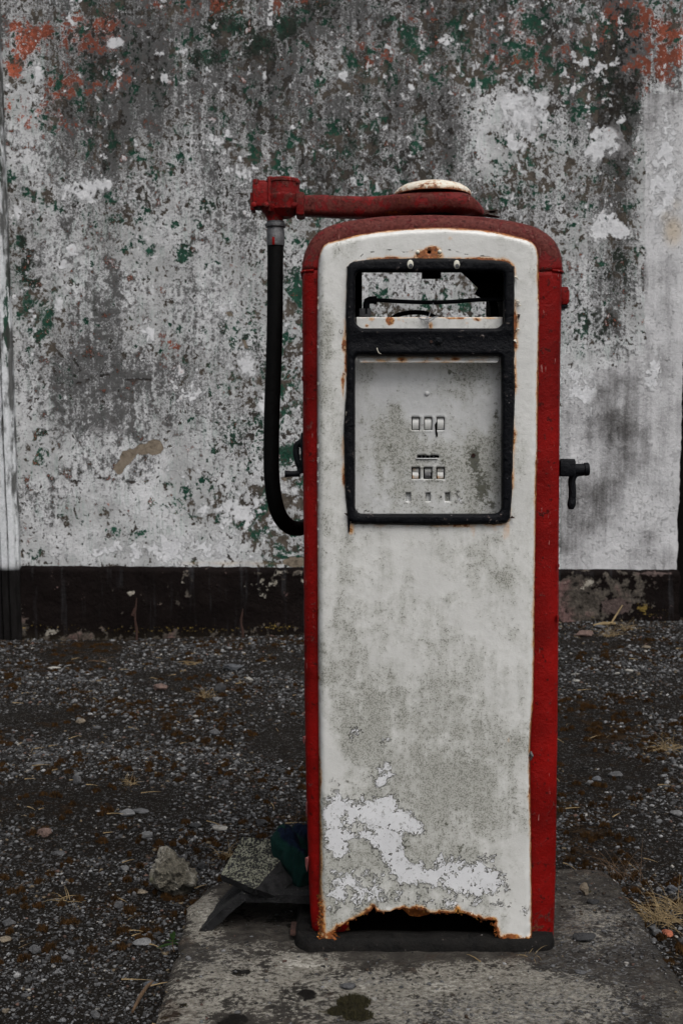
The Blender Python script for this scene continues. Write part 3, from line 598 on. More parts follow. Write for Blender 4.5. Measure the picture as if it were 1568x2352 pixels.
up = np.where(SHs[:, 1] > ZSEAM-.004)[0]; lo_l = np.where((SHs[:, 1] < ZSEAM+.008) & (np.arange(len(SHs)) < len(SHs)/2))[0]; lo_r = np.where((SHs[:, 1] < ZSEAM+.008) & (np.arange(len(SHs)) > len(SHs)/2))[0]
hd = shell('head_casing', up, .0016, pump); hd['label'] = 'red domed head casing with dull pitted paint'
shell('side_casing', lo_l, 0, pump); shell('side_casing', lo_r, 0, pump)
for ss_ in (0, 1):                                      # rolled lip at the seam of the head
    i = up[0] if ss_ == 0 else up[-1]; pts = []
    for (ins, dy) in RINGS[3:-1]:
        q = offs(SHs, ins-.0018)[i]; pts.append((q[0], FY+dy, ZSEAM))
    o = MB().tube(pts, .0030, 8).build('seam_lip', RED, hd)
# back panel with its opening
bx0, bx1 = SHs[:, 0].min()+.03, SHs[:, 0].max()-.03
C = offs(SHs, .031); ow = [(U(x, y, BY).x, U(x, y, BY).z) for x, y in ((831, 600), (1165, 600), (1165, 790), (831, 790))]
op = np.array([c for c in C] + [(C[-1][0], .1), (C[0][0], .1)])
V2, T2 = sheet2d(op, [ow], .03)
o = mesh_obj('back_panel', [(a, BY-.002, b) for a, b in V2], T2, DARK, pump); solid(o, .002, 1)

# white front panel --------------------------------------------------
pin = [(732, 2150), (733, 2000), (733, 1900), (731, 1700), (730, 1500), (728.5, 1254), (728, 1000), (728, 800), (729, 647), (730, 610), (733, 584), (739, 567), (750, 556), (768, 550), (845, 532), (940, 522), (1022, 519), (1090, 523), (1146, 530), (1190, 540), (1212, 546), (1227, 556), (1235, 569), (1239, 590), (1240, 626), (1240, 800), (1237, 1000), (1232, 1254), (1228, 1568), (1222, 1680), (1219.5, 1740), (1221, 1850), (1223, 2000), (1224, 2148)]
bot = [(1217, 2157), (1200, 2158), (1190, 2163), (1171, 2164), (1160, 2157), (1150, 2156), (1142, 2150), (1140, 2138), (1133, 2126), (1139, 2112), (1122, 2112), (1104, 2116), (1098, 2108), (1088, 2108), (1074, 2099), (1060, 2098), (1052, 2096), (1051, 2086), (1047, 2095), (1036, 2097), (1024, 2099), (1010, 2095), (996, 2098), (985, 2096), (970, 2091), (953, 2087), (935, 2090), (911, 2087), (898, 2092), (880, 2095), (868, 2092), (862, 2094), (857, 2079), (854, 2090), (840, 2098), (827, 2104), (815, 2110), (800, 2118), (785, 2124), (775, 2128), (770, 2139), (764, 2148), (772, 2156), (764, 2161), (752, 2163), (744, 2157), (736, 2158)]
smp = spline(pin, 260); outer = np.vstack([smp, resample(bot, 5, False)])
jb = np.array([(mn.noise((x*.12, y*.12, 0))*4, mn.noise((x*.12, y*.12, 7))*4) for x, y in outer[260:]]); outer[260:] += jb
fo = [(822, 600), (860, 596), (985, 594), (1090, 596), (1150, 600), (1166, 604), (1176, 612), (1180, 625), (1179.5, 757), (1180, 826), (1181, 902), (1177, 1036), (1172, 1175), (1168, 1192), (1154, 1202), (1080, 1204), (973, 1206), (822, 1203), (806, 1197), (797, 1183), (791, 1100), (790, 994), (794, 910), (796, 826), (794, 733), (796, 625), (799, 612), (808, 603)]
fo = np.array(fo, float); cen = fo.mean(0); hole = fo + np.sign(cen-fo)*6
rusth = [(980, 581), (982, 575.5), (988, 575.5), (990, 580), (986, 583.5)]
V2, T2 = sheet2d(outer, [hole, rusth], 5.0)
dO = dist_poly(V2, np.array(pin), False); dH = dist_poly(V2, fo); dB = dist_poly(V2, outer[255:], False)
prof_y = .018*np.clip(1-dO/15, 0, 1)**2.4
dent = np.array([.0009*mn.noise((x*.01, y*.006, 0))+.0003*mn.noise((x*.06, y*.06, 0)) for x, y in V2])
curl = -.006*np.exp(-dB/7)*np.array([mn.noise((x*.08, y*.08, 3))+.1 for x, y in V2])
x, y = V2.T
rust = np.maximum.reduce([
 np.exp(-dO/6)*np.array([1.0+.7*mn.noise((a*.02, b*.012, 2)) for a, b in V2])*(.35+.65*np.clip((x > 1000)*1.0+sst(1650, 1900, y)+sst(700, 560, y)*0, 0, 1)),
 np.exp(-dO/5.0)*.95*(1-sst(560, 640, y)),
 np.exp(-dO/9)*sst(1950, 2120, y)*.85*(x < 900),
 1.25*np.exp(-dB/7)*(.75+.4*np.array([mn.noise((a*.03, b*.03, 5)) for a, b in V2])),
 .85*np.exp(-dB/14)*((x < 800)*1.0+(x > 1140)*.8)*sst(2115, 2150, y),
 np.exp(-np.maximum(dH-2, 0)/7)*np.array([.46+.75*mn.noise((a*.018, b*.014, 12)) for a, b in V2]),
 blobs(x, y, [(971, 585, 20, 13, 1.0), (991, 579, 21, 16, 1.1), (984, 591, 34, 6, .95), (958, 590, 14, 8, .62), (1010, 588, 11, 9, .7), (985, 584, 46, 20, .45), (945, 578, 10, 8, .4), (840, 560, 14, 12, .33), (1034, 548, 8, 8, .33), (1076, 554, 6, 14, .3), (790, 790, 7, 26, .75), (787, 880, 5, 36, .7), (1184, 790, 5, 26, .8), (1184, 700, 4, 30, .5), (1183, 850, 4, 60, .6), (1086, 1218, 9, 28, .50), (1162, 1214, 12, 32, .54), (806, 1214, 9, 20, .58), (1062, 1206, 44, 5, .75), (1135, 1212, 14, 16, .45), (1167, 1700, 5, 10, .42), (738, 2110, 12, 60, .75), (850, 2090, 14, 8, .7), (965, 2093, 40, 7, .7), (1122, 2118, 16, 8, .95), (1175, 2152, 30, 9, .95), (770, 2150, 30, 12, 1.0), (738, 1790, 4, 30, .6)])])
dirt = gridval(x, y, [
 '221000012',
 '111000022',
 '100000011',
 '200000010',
 '300000010',
 '310000011',
 '221123212',
 '233233332',
 '222122332',
 '332212232',
 '333222121',
 '553333322',
 '455444432',
 '256454443',
 '235566642',
 '546555542',
 '566655432',
 '655554331',
 '555444321'], 725, 520, 57, 87)
dirt = np.maximum(dirt*1.05, blobs(x, y, [(745, 1000, 22, 500, .42), (800, 1240, 22, 20, .5), (1130, 1240, 60, 30, .4), (1160, 1330, 30, 60, .45), (985, 1450, 60, 120, .33)]))
mould = blobs(x, y, [(848, 1888, 24, 20, .52), (875, 1870, 14, 14, .45), (930, 1940, 26, 22, .62), (860, 1950, 14, 22, .5), (1010, 1940, 40, 24, .52), (780, 2000, 24, 40, .45), (1070, 1950, 40, 30, .42), (765, 1830, 14, 14, .42), (800, 1800, 60, 14, .4), (760, 2090, 14, 16, .5), (1180, 1860, 16, 60, .35), (1050, 1890, 60, 40, .36), (800, 1240, 14, 10, .42)])
d5 = lambda L: [(690+.4*a, 1568+.4*b) for a, b in L]
P1 = d5([(125, 720), (150, 640), (230, 600), (262, 650), (310, 672), (420, 690), (440, 640), (500, 655), (570, 660), (590, 740), (640, 740), (700, 860), (590, 840), (555, 900), (610, 990), (760, 1060), (800, 1000), (860, 1000), (870, 1045), (950, 1040), (1080, 1005), (1100, 1060), (1165, 1100), (1180, 1150), (1120, 1200), (950, 1215), (800, 1160), (560, 1150), (470, 1010), (420, 920), (330, 900), (320, 780), (270, 960), (200, 1000), (120, 940)])
P2 = d5([(310, 262), (352, 252), (352, 275), (338, 325), (316, 325)]); P3 = d5([(448, 338), (486, 332), (480, 372), (456, 368)]); P4 = d5([(425, 478), (490, 490), (480, 520), (502, 545), (462, 600), (438, 590), (410, 520)])
P5 = d5([(150, 1060), (380, 1080), (520, 1060), (520, 1180), (700, 1200), (1000, 1230), (1240, 1240), (1270, 1310), (1000, 1250), (900, 1310), (500, 1280), (300, 1330), (160, 1300)])
pt = np.stack([x, y], 1); peel = np.full(len(x), 0.0)
for P, s in ((P1, 1), (P2, 1), (P3, 1), (P4, 1), (P5, .52)): peel = np.maximum(peel, np.clip(.5+sdf(pt, P)/75*s, -.2, .70) if s == 1 else np.clip(.34+sdf(pt, P)/140, 0, .535))
def ln(pts, w): return np.exp(-(dist_poly(pt, pts, False)/w)**2)
crack = np.maximum.reduce([ln([(815, 600), (835, 583), (868, 576), (875, 571), (905, 575), (935, 581), (950, 574)], 2.2)*.8, ln([(1016, 570), (1040, 577), (1070, 585), (1150, 592)], 2.2)*.75, ln([(845, 1705), (1000, 1706), (1165, 1708)], 2.4)*.66,
 ln([(1182, 690), (1190, 702), (1183, 712)], 2)*.8, ln([(1192, 730), (1184, 745)], 2)*.8, ln([(800, 1186), (812, 1206), (822, 1200)], 2.2)*.9, ln([(1172, 1180), (1160, 1196), (1170, 1204)], 2.2)*.9, ln([(735, 700), (735, 1500)], 1.6)*.35])
fp = mesh_obj('front_panel', to3(V2, prof_y+dent+curl), T2[:, ::-1], ENAM, pump, attrs={'rust': rust, 'dirt': dirt, 'mould': mould, 'peel': peel, 'crack': crack})
fp['label'] = 'white enamelled front panel, mouldy, peeling and rusted through at the bottom'
solid(fp, .0022, -1)
# make sure the normals face the camera
def face_front(o):
    me = o.data; bm = bmesh.new(); bm.from_mesh(me); s_ = sum(f.normal.y*f.calc_area() for f in bm.faces)
    if s_ > 0: bmesh.ops.reverse_faces(bm, faces=bm.faces)
    bm.to_mesh(me); bm.free()
face_front(fp)
# rust crust hanging at the torn bottom edge
def rust_scab(pts, w, name='rust_scab'):
    M_ = MB()
    for (a, b, r) in pts:
        for _ in range(5):
            p = at0(a+random.uniform(-w, w), b+random.uniform(-3, 3), random.uniform(-.001, .005)); s_ = r*random.uniform(.5, 1.1)*.0009
            M_.add([p+Vector((random.uniform(-1, 1), random.uniform(-.5, .5), random.uniform(-1, 1)))*s_*2 for _ in range(4)], [(0, 1, 2), (0, 2, 3), (0, 3, 1), (1, 3, 2)])
    return tag(M_.build(name, RUSTM, fp, False), kind='stuff')
rust_scab([(a, b-2, 3) for a, b in bot[::1] if a < 790 or a > 1120]+[(a, b, 2.2) for a, b in bot if 790 <= a <= 1120 and random.random() < .6]+[(735, b, 2.5) for b in range(2060, 2155, 7)], 5)
# emblem screws
for (a, b) in ((959, 579), (1009, 578)): MB().lathe(at0(a, b, .001), [(.0044, 0), (.0042, .002), (.003, .0035), (.0012, .0042)], (0, -1, 0), 16).build('rivet', EYEW, fp)
M_ = MB().lathe(at0(1219, 1737, .012), [(.0045, -.004), (.0045, .004), (.003, .006)], (1, -1, 0), 12); M_.tube([at0(1219, 1728, .006), at0(1222, 1737, .0), at0(1218, 1747, .006)], .0022, 8); M_.build('catch_screw', GREYM, pump)

# black window frame ------------------------------------------------
up_o = rrect(816, 626, 1155, 754, [11, 11, 20, 20]); up_o = [(a, b) for a, b in up_o]
lw_o = [(a, b + 1.5*math.sin((a-816)/334*math.pi)*(-1 if b < 900 else 0)) for a, b in rrect(815.5, 818, 1150, 1179.5, [9, 9, 16, 16])]
fo_r = spline(np.vstack([fo, fo[:1]]), 220)[:-1]
fo_r = fo_r + np.array([(1.6*mn.noise((a*.05, b*.05, 1))+.9*mn.noise((a*.2, b*.2, 1)), 1.4*mn.noise((a*.05, b*.05, 8))+.8*mn.noise((a*.2, b*.2, 8))) for a, b in fo_r])
V2, T2 = sheet2d(fo_r, [up_o, lw_o], 3.2)
dO = dist_poly(V2, fo_r); dI = np.minimum(dist_poly(V2, up_o), dist_poly(V2, lw_o))
rel = np.clip(dO/11, 0, 1); ri = np.clip(dI/9, 0, 1)
yy = -.004 - .0075*np.sqrt(1-(1-rel)**2) + .012*(1-np.sqrt(1-(1-ri)**2)) + np.array([.0007*mn.noise((a*.09, b*.09, 4)) + .0004*mn.noise((a*.3, b*.3, 4)) for a, b in V2])
xb = (V2[:, 1] > 762) & (V2[:, 1] < 806); yy = np.where(xb, yy+.002*np.sin((V2[:, 1]-762)/44*math.pi), yy)
fr = mesh_obj('window_frame', to3(V2, yy), T2, FRAMEB, pump); face_front(fr); solid(fr, .014, -1)
MB().lathe(at0(1006, 784, -.010), [(.0088, 0), (.0088, .0025), (.0055, .003), (.0055, .0065), (.004, .0075)], (0, -1, 0), 6).build('bolt', IRON, fr)
MB().lathe(at0(989, 786, -.0102), [(.003, 0), (.0032, .0012), (.0015, .0013)], (0, -1, 0), 12).build('screw', DRUST, fr)
for (a, b) in ((941, 609), (1047, 609.5)):
    o = MB().lathe(Vector((0, 0, 0)), [(.0068, 0), (.0068, .0015), (.0058, .0032), (.003, .0042), (.001, .0044)], (0, -1, 0), 24)
    p = at0(a, b, -.0100); o.v = [Vector((v.x+p.x, v.y+p.y, v.z*1.42+p.z)) for v in o.v]; e = o.build('googly_eye', EYEW, pump)
    o = MB().lathe(Vector((0, 0, 0)), [(.0045, 0), (.0042, .0012), (.001, .0015)], (0, -1, 0), 20); p = at0(a+.8, b+3.5, -.0136); o.v = [v+p for v in o.v]; o.build('pupil', EYEP, e)

# drips and torn paint curls at the frame
def curlm(pts, r, mat, parent, name): return MB().tube(pts, r, 6).build(name, mat, parent)
curlm([at0(799, 1188, -.006), at0(801, 1200, -.004), at0(800.5, 1223, -.004)], [.0018, .003, .0016], FRAMEB, fr, 'paint_drip')
FLK = mat_simple('paint_flake', (.42, .38, .30), (.62, .58, .50), .6, 80, .0006)
for (a, b, dx, dy) in ((1182, 634, 6, 12), (1185, 690, 7, 8), (1187, 702, 9, 2), (1190, 722, -2, 14), (1184, 756, 10, 3), (1180, 780, 4, 12), (797, 940, -4, 16), (799, 1182, -9, -5), (1172, 1187, 9, 4), (1168, 700, 3, 18)):
    M_ = MB(); p = at0(a, b, -.003); q = at0(a+dx, b+dy, -.009); w = Vector((dy, 0, dx)).normalized()*.0035
    M_.add([p-w, p+w, q+w*.3, (p+q)/2+Vector((0, -.005, 0))], [(0, 1, 3), (1, 2, 3), (2, 0, 3), (0, 2, 1)]); M_.build('paint_flake', FLK if random.random() < .5 else DRUST, fp, False)
curlm([at0(865, 800, -.010), at0(866, 806, -.015), at0(869, 812, -.016), at0(874, 814, -.012)], .0009, FLK, fr, 'dry_stem')
curlm([at0(780, 756, -.003), at0(779, 763, -.006), at0(783, 768, -.007), at0(787, 762, -.006), at0(785, 758, -.004)], .0006, DRUST, fp, 'wire_curl')

# recess: lip, dial, window bottom strip -----------------------------
DY = .040
wd = [rrect(944+a, 957.5, 944+a+20, 989, 1.5) for a in (0, 28.5, 57)] + [rrect(943.5+a, 1072.5, 943.5+a+21, 1101.5, 1.5) for a in (0, 28.2, 57)]
sm = [rrect(a, 1132, a+11, 1151, 1) for a in (932, 977, 1021.5)]
slot = [(957, 1046), (963, 1045), (975, 1045.5), (985, 1046.5), (997, 1045), (1008, 1046), (1008, 1052), (957, 1052)]
V2, T2 = sheet2d([(806, 808), (1162, 808), (1162, 1190), (806, 1190)], wd+sm+[slot], 4.0)
x, y = V2.T
dirtd = np.maximum(gridval(x, y, ['11112342', '11112332', '23211222', '24431233', '24443355', '23443365', '12433355', '11232243'], 815, 830, 42, 44), .12)
dirtd = np.maximum(dirtd, blobs(x, y, [(1060, 870, 30, 30, .5), (900, 960, 30, 60, .5)]))
mo = blobs(x, y, [(1050, 858, 16, 9, .8), (1064, 868, 8, 20, .5), (1032, 856, 8, 8, .8), (1090, 1060, 16, 42, 1.0), (1108, 1120, 22, 52, .86), (1085, 1080, 20, 60, .62), (1135, 1060, 10, 90, .5), (895, 925, 14, 24, .5), (916, 930, 8, 14, .6), (985, 1015, 16, 22, .55), (1015, 1060, 14, 12, .55), (900, 1040, 30, 40, .42), (1140, 950, 8, 50, .45), (1000, 1160, 60, 14, .35), (1130, 1160, 20, 18, .6), (970, 1000, 20, 10, .5)])
dp = blobs(x, y, [(1056, 857, 9, 8, .9), (825, 1175, 60, 10, .45), (1060, 1140, 30, 24, .46), (1020, 1145, 14, 20, .5)])
yy = np.full(len(x), DY) + np.array([.0006*mn.noise((a*.02, b*.02, 0)) + .0003*mn.noise((a*.09, b*.09, 0)) for a, b in V2]) - .0022*np.exp(-(np.minimum.reduce([dist_poly(V2, w) for w in wd])/3.0)**2)*.6
rd = blobs(x, y, [(1018, 978, 7, 7, .3)])
dl = mesh_obj('dial_plate', [(U(a, b, FY+DY).x, FY+c, U(a, b, FY+DY).z) for (a, b), c in zip(V2, yy)], T2, DIAL, pump, attrs={'rust': rd, 'dirt': dirtd, 'mould': mo, 'peel': dp, 'crack': np.zeros(len(x))}); face_front(dl); solid(dl, .005, -1)
dl['label'] = 'pale grimy meter plate with small square number windows'
def plate(name, x0, y0, x1, y1, Y, mat, parent, rustb=[], dirt=.2, curve=0):
    gx = np.linspace(x0, x1, max(3, int((x1-x0)/3))); gy = np.linspace(y0, y1, max(3, int((y1-y0)/3))); P = [(a, b) for b in gy for a in gx]; n = len(gx)
    V = [(U(a, b, Y).x, Y-curve*(1-((b-(y0+y1)/2)/((y1-y0)/2))**2), U(a, b, Y).z) for a, b in P]; fs = [(j*n+i, j*n+i+1, (j+1)*n+i+1, (j+1)*n+i) for j in range(len(gy)-1) for i in range(n-1)]
    A = np.array(P); z0 = np.zeros(len(P))
    o = mesh_obj(name, V, fs, mat, parent, attrs={'rust': blobs(A[:, 0], A[:, 1], rustb) if rustb else z0, 'dirt': z0+dirt, 'mould': z0, 'peel': z0, 'crack': z0}); face_front(o); return o
for i, (a, b, c, d) in enumerate([(945, 959, 963, 988), (973.5, 959, 991.5, 988), (1002, 959, 1020, 988)]):
    plate('number_drum', a+1.6, b+.8, c-1.9, d-1.6, FY+DY+.0055, ENAM, dl, [(a+3, b+4, 4, 6, .4)] if i == 1 else [], .05, .004)
for i, a in enumerate((944.5, 972.7, 1001.5)):
    plate('number_drum', a+2.2, 1076, a+16.8, 1085, FY+DY+.0065, ENAM, dl, [(a+6, 1078, 8, 5, .42)] if i != 1 else [], .25, .002)
    plate('number_drum', a+2.2, 1085, a+16, 1099, FY+DY+.004, ENAM if i != 1 else GREYM, dl, [(a+3, 1098, 6, 9, .62), (a+14, 1098, 4, 8, .6)] if i != 1 else [(a+3, 1099, 4, 5, .6)], .1, .002)
for a in (932, 977, 1021.5): plate('slot_plate', a+.6, 1133, a+10.4, 1151.5, FY+DY+.007, DIAL, dl, [], .5 if a > 1000 else .15)
for q in range(5): M_ = MB().box(at0(962+q*9.4, 1049, DY+.012), (.0035, .006, .007)); o = M_.build('counter_tooth', GREYM, dl, False)
MB().box(at0(983, 1053.5, DY-.0015), (.048, .003, .0022), bev=.0008).build('slot_ledge', DIAL, dl)
MB().box(at0(985, 1040, DY+.035), (.16, .003, .24)).build('meter_backing', DARK, dl, False)
MB().lathe(at0(983, 902, DY), [(.0055, 0), (.0050, .002), (.003, .0035), (.001, .004)], (0, -1, 0), 16).build('stud', DIAL, dl)
MB().lathe(at0(1091, 1046, DY), [(.0045, 0), (.0045, .0018), (.003, .0018), (.003, .0006)], (0, -1, 0), 14).build('screw', DRUST, dl)
# torn black slit beside the third number
V2 = [(1001, 975), (1004, 969), (1007.5, 967.5), (1006, 976), (1005.5, 985), (1008, 995), (1007.5, 1003), (1004.5, 1002), (1002.5, 990)]
M_ = MB(); n = len(V2); M_.add([at0(a, b, DY-.0018) for a, b in V2]+[at0(a, b, DY+.002) for a, b in V2], [tuple(range(n))]+[(i, (i+1) % n, n+(i+1) % n, n+i) for i in range(n)]); M_.build('torn_tab', DARK, dl, False)
# upper lip of the recess: slopes back from the crossbar to the dial
lipP = []; gx = np.linspace(818, 1150, 110); gt = np.linspace(0, 1, 6)
for t in gt:
    for a in gx:
        e = (1-t)*0 + t; ins = 10*t; xa = a + (984-a)/166*ins*.9
        yb = 817 + t*16 - 1.5*math.sin((a-818)/332*math.pi)*(1-t); p = U(xa, yb, FY+.014-.011*t); lipP.append((p.x, p.y, p.z))
n = len(gx); A = np.array([(a, 817+16*t) for t in gt for a in gx]); z0 = np.zeros(len(A))
o = mesh_obj('recess_lip', lipP, [(j*n+i, j*n+i+1, (j+1)*n+i+1, (j+1)*n+i) for j in range(5) for i in range(n-1)], ENAM, pump, attrs={'rust': np.maximum(.30+.25*np.array([mn.noise((a*.03, b*.2, 0)) for a, b in A]), blobs(A[:, 0], A[:, 1], [(920, 826, 18, 7, .7), (1005, 825, 14, 6, .65), (1048, 825, 16, 7, .7), (870, 829, 20, 5, .55)])), 'dirt': z0+.25, 'mould': z0, 'peel': z0, 'crack': z0}); solid(o, .0015, 0)
o = plate('window_strip', 818, 728.5, 1153, 762, FY+.020, ENAM, pump, [(1000, 728, 200, 3, .55), (896, 735, 12, 14, 1.0), (853, 733, 12, 6, .55), (842, 748, 6, 5, .55), (915, 734, 8, 5, .5), (925, 737, 5, 5, .5), (1045, 731, 30, 3, .75), (1095, 733, 14, 6, .75), (1072, 742, 5, 4, .5), (1130, 731, 30, 3, .6), (988, 748, 8, 12, .55), (832, 730, 12, 3, .5)], .2); solid(o, .003, -1)
# inner tunnel of the window
M_ = MB()
M_.box(((at0(812, 700).x), FY+.22, at0(0, 700).z+.02), (.004, .40, .22)); M_.box((U(1172, 700, FY).x, FY+.22, at0(0, 700).z+.02), (.004, .40, .22))
M_.box((at0(985, 760).x, FY+.15, at0(985, 770).z), (.33, .25, .004))
M_.build('inner_casing', DARK, pump, False)
# odds and ends seen through the window
M_ = MB().box(U(990, 631, FY+.05), (.042, .004, .018)); M_.build('hanging_tab', DARK, pump, False)
sh = [(1050, 618), (1162, 618), (1162, 687), (1107, 686), (1089, 675), (1097, 661), (1075, 640)]; n = len(sh)
M_ = MB().add([U(a, b, FY+.09) for a, b in sh]+[U(a, b, FY+.09)+Vector((0, .003, 0)) for a, b in sh], [tuple(range(n)), tuple(range(n, 2*n))[::-1]]+[(i, (i+1) % n, n+(i+1) % n, n+i) for i in range(n)]); M_.build('torn_plate', DARK, pump, False)
M_ = MB().tube([U(1128, 680, FY+.11), U(1134, 705, FY+.11), U(1136, 735, FY+.11)], [.013, .014, .016], 8, sx=.3); M_.build('inner_post', DARK, pump)
rod = spline([U(850, 689, FY+.08), U(880, 690, FY+.08), U(920, 692.5, FY+.08), U(985, 694.5, FY+.08), U(1040, 693, FY+.08), U(1100, 688.5, FY+.08), U(1160, 688, FY+.08)], 40)
rd_ = MB().tube(rod, .0046, 12).build('pipe', IRON, pump)
M_ = MB().tube([U(841, 722, FY+.08), U(841, 700, FY+.08), U(843, 692, FY+.08), U(849, 689, FY+.08), U(864, 689.5, FY+.08)], [.0075, .0075, .0082, .0082, .0082], 14)
M_.tube([U(858, 689.3, FY+.08), U(865, 689.5, FY+.08)], .0095, 14); M_.build('elbow_fitting', IRON, rd_)
M_ = MB().box(U(838, 722, FY+.075), (.026, .004, .026), bev=.001); M_.build('bracket', GREYM, pump)
arc = spline([U(898, 733, FY+.2), U(915, 723, FY+.2), U(945, 717.5, FY+.2), U(975, 719, FY+.2), U(1003, 731, FY+.2)], 20); MB().tube(arc, .0055, 10).build('inner_hoop', IRON, pump)
WM = MB()
for P in ([(1000, 686, .073), (1000, 697, .07), (996, 703, .07), (990, 716, .05), (984, 729, .017), (983, 740, .0155), (985, 753, .0155)], [(960, 728, .012), (972, 731, .012), (982, 731, .012), (990, 729, .010), (1006, 727, .008)], [(966, 727, .02), (976, 735, .013), (986, 737, .012), (998, 730, .01)], [(980, 726, .014), (986, 731, .011), (981, 736, .012), (978, 730, .015), (984, 727, .012)]):
    WM.tube(spline([at0(a, b, c) for a, b, c in P], 18), .0011, 6)
WM.tube([U(1000+3.5*math.cos(t), 694+6*math.sin(t), FY+.08+.006*math.sin(t*1.0)) for t in np.linspace(0, 6.5, 12)], .0011, 6)
WM.build('tie_wire', WIRE, rd_)

# swing arm, cap, swivel -------------------------------------------
AY = 2.765
def a3(x, y, dY=0): return U(x, y, AY+dY)
ak_ = [(688, 474, 23, .026), (700, 474, 22.5, .027), (760, 475, 23, .028), (830, 478, 24, .032), (880, 478.5, 23.5, .045), (905, 479, 24, .062), (940, 479, 25, .080), (990, 479, 26, .090), (1035, 479, 25.5, .090), (1062, 480, 24, .082), (1078, 482, 20, .070), (1090, 486, 16, .058), (1100, 490, 12, .044), (1107, 493, 8, .026), (1111, 495, 3, .008)]
ks = spline(ak_, 90); V = []; nseg = 28; ru = []
for (xx, yc, hh, hd_) in ks:
    c = a3(xx, yc); hz = hh/F*AY
    for q in range(nseg):
        an = 2*math.pi*q/nseg; ca, sa = math.cos(an), math.sin(an); e = .50
        py = math.copysign(abs(ca)**e, ca)*hd_; pz = math.copysign(abs(sa)**e, sa)*hz
        n_ = .0024*mn.noise((c.x*22, py*22, pz*22))+.0008*mn.noise((c.x*70, py*70, pz*70))
        V.append((c.x, c.y+py+n_, c.z+pz+n_)); ru.append(max(0, .46*math.exp(-((xx-920)/70)**2)-.1) + (.25 if sa < -.5 else 0) + .12)
fs = [(j*nseg+i, j*nseg+(i+1) % nseg, (j+1)*nseg+(i+1) % nseg, (j+1)*nseg+i) for j in range(len(ks)-1) for i in range(nseg)]+[tuple(range(nseg)), tuple((len(ks)-1)*nseg+i for i in range(nseg))[::-1]]
arm = mesh_obj('swing_arm', V, [f[::-1] for f in fs], RED, pump, attrs={'dull': np.full(len(V), .55), 'rust': ru}); arm['label'] = 'thick red swing arm with blistered paint across the top of the pump'
cb = U(993, 448, AY); cr = 87/F*AY
cp = MB().lathe(Vector((cb.x, AY, cb.z-.004)), [(cr, 0), (cr, .006), (cr*.985, .010), (cr*.93, .0150), (cr*.90, .0160), (cr*.80, .0220), (cr*.6, .0275), (cr*.4, .0300), (cr*.2, .0310), (.002, .0315)], n=56).build('top_cap', CAPM, arm)
va = np.array([v.co[:] for v in cp.data.vertices]); at = cp.data.attributes.new('rust', 'FLOAT', 'POINT'); at.data.foreach_set('value', (.40+.42*(1-sst(0.0, .007, va[:, 2]-va[:, 2].min()))+.12*((va[:, 2]-va[:, 2].min() > .011) & (va[:, 2]-va[:, 2].min() < .014))).astype(np.float32))
shtop = float(SHs[:, 1].max())
MB().lathe(Vector((cb.x, AY, shtop-.004)), [(.078, 0), (.076, .012), (.07, .03), (.07, .052)], n=40).build('swivel_hub', DARK, arm)
for P in ([(1085, 492), (1105, 481), (1122, 484), (1142, 482), (1136, 487), (1143, 489), (1118, 491), (1148, 498), (1146, 501), (1120, 499), (1098, 497)], [(1030, 492), (1060, 488), (1088, 486), (1104, 479), (1098, 490), (1060, 496)], [(1100, 484), (1108, 476), (1104, 486), (1124, 494), (1104, 494)]):
    n = len(P); dd = random.uniform(-.03, 0); M_ = MB(); f_ = [a3(a, b, dd-.0+.02*math.sin(i*1.7)) for i, (a, b) in enumerate(P)]; k_ = [p+Vector((.001, .004, .0015)) for p in f_]
    M_.add(f_+k_, [tuple(range(n)), tuple(range(n, 2*n))[::-1]]+[(i, (i+1) % n, n+(i+1) % n, n+i) for i in range(n)]); M_.build('torn_rust_flap', DRUST, arm, False)
# hose swivel casting at the left end of the arm
sw = MB()
c0 = U(633, 455, AY); s_ = AY/F
def bx(x0, y0, x1, y1, dep, d0=0, bev=.004, rot=None):
    sw.box(U((x0+x1)/2, (y0+y1)/2, AY+d0), ((x1-x0)*s_, dep, (y1-y0)*s_), rot, bev)
sw.lathe(U(650, 486, AY), [(.020, -.014), (.031, -.006), (.038, .002), (.0395, .022), (.041, .026), (.041, .032), (.0385, .036), (.0385, .062), (.0405, .064), (.0405, .070), (.036, .073), (.01, .074)], n=28)
bx(582, 424, 628, 478, .052); bx(576, 446, 586, 486, .040, 0, .003); bx(617, 412, 625, 490, .060, 0, .003); bx(592, 418, 612, 430, .04, 0, .003)
bx(680, 447, 700, 499, .062, 0, .005); bx(664, 412, 686, 424, .03, -.01, .003)
for (a, b) in ((588, 416), (672, 414), (648, 414), (621, 410)): sw.lathe(U(a, b, AY-.02), [(.008, -.006), (.008, .003), (.005, .004)], n=6)
for (a, b) in ((612, 470), (650, 446), (676, 470), (583, 470)): sw.lathe(U(a, b, AY-.037), [(.006, -.004), (.006, .003), (.004, .004)], (0, -1, 0), 8)
sw.lathe(U(632, 500, AY), [(.0185, -.028), (.0185, -.006), (.021, 0), (.024, .006), (.030, .012), (.034, .020), (.034, .026)], n=24)
swo = sw.build('hose_swivel', RED, pump, True, 30); n = len(swo.data.vertices)
for nm, val in (('dull', .35), ('rust', .12)): a_ = swo.data.attributes.new(nm, 'FLOAT', 'POINT'); a_.data.foreach_set('value', np.full(n, val, np.float32))
cpl = MB().lathe(U(633, 565, AY), [(.0205, 0), (.0210, .004), (.0208, .036), (.0195, .0385), (.0195, .042), (.0235, .043), (.0245, .047), (.0235, .051), (.0200, .052), (.0205, .056)], n=28).build('hose_coupling', GREYM, pump)
o = MB().box(U(628, 553, AY-.0205), (.006, .003, .018), bev=.001).build('red_paint_mark', RED, cpl)
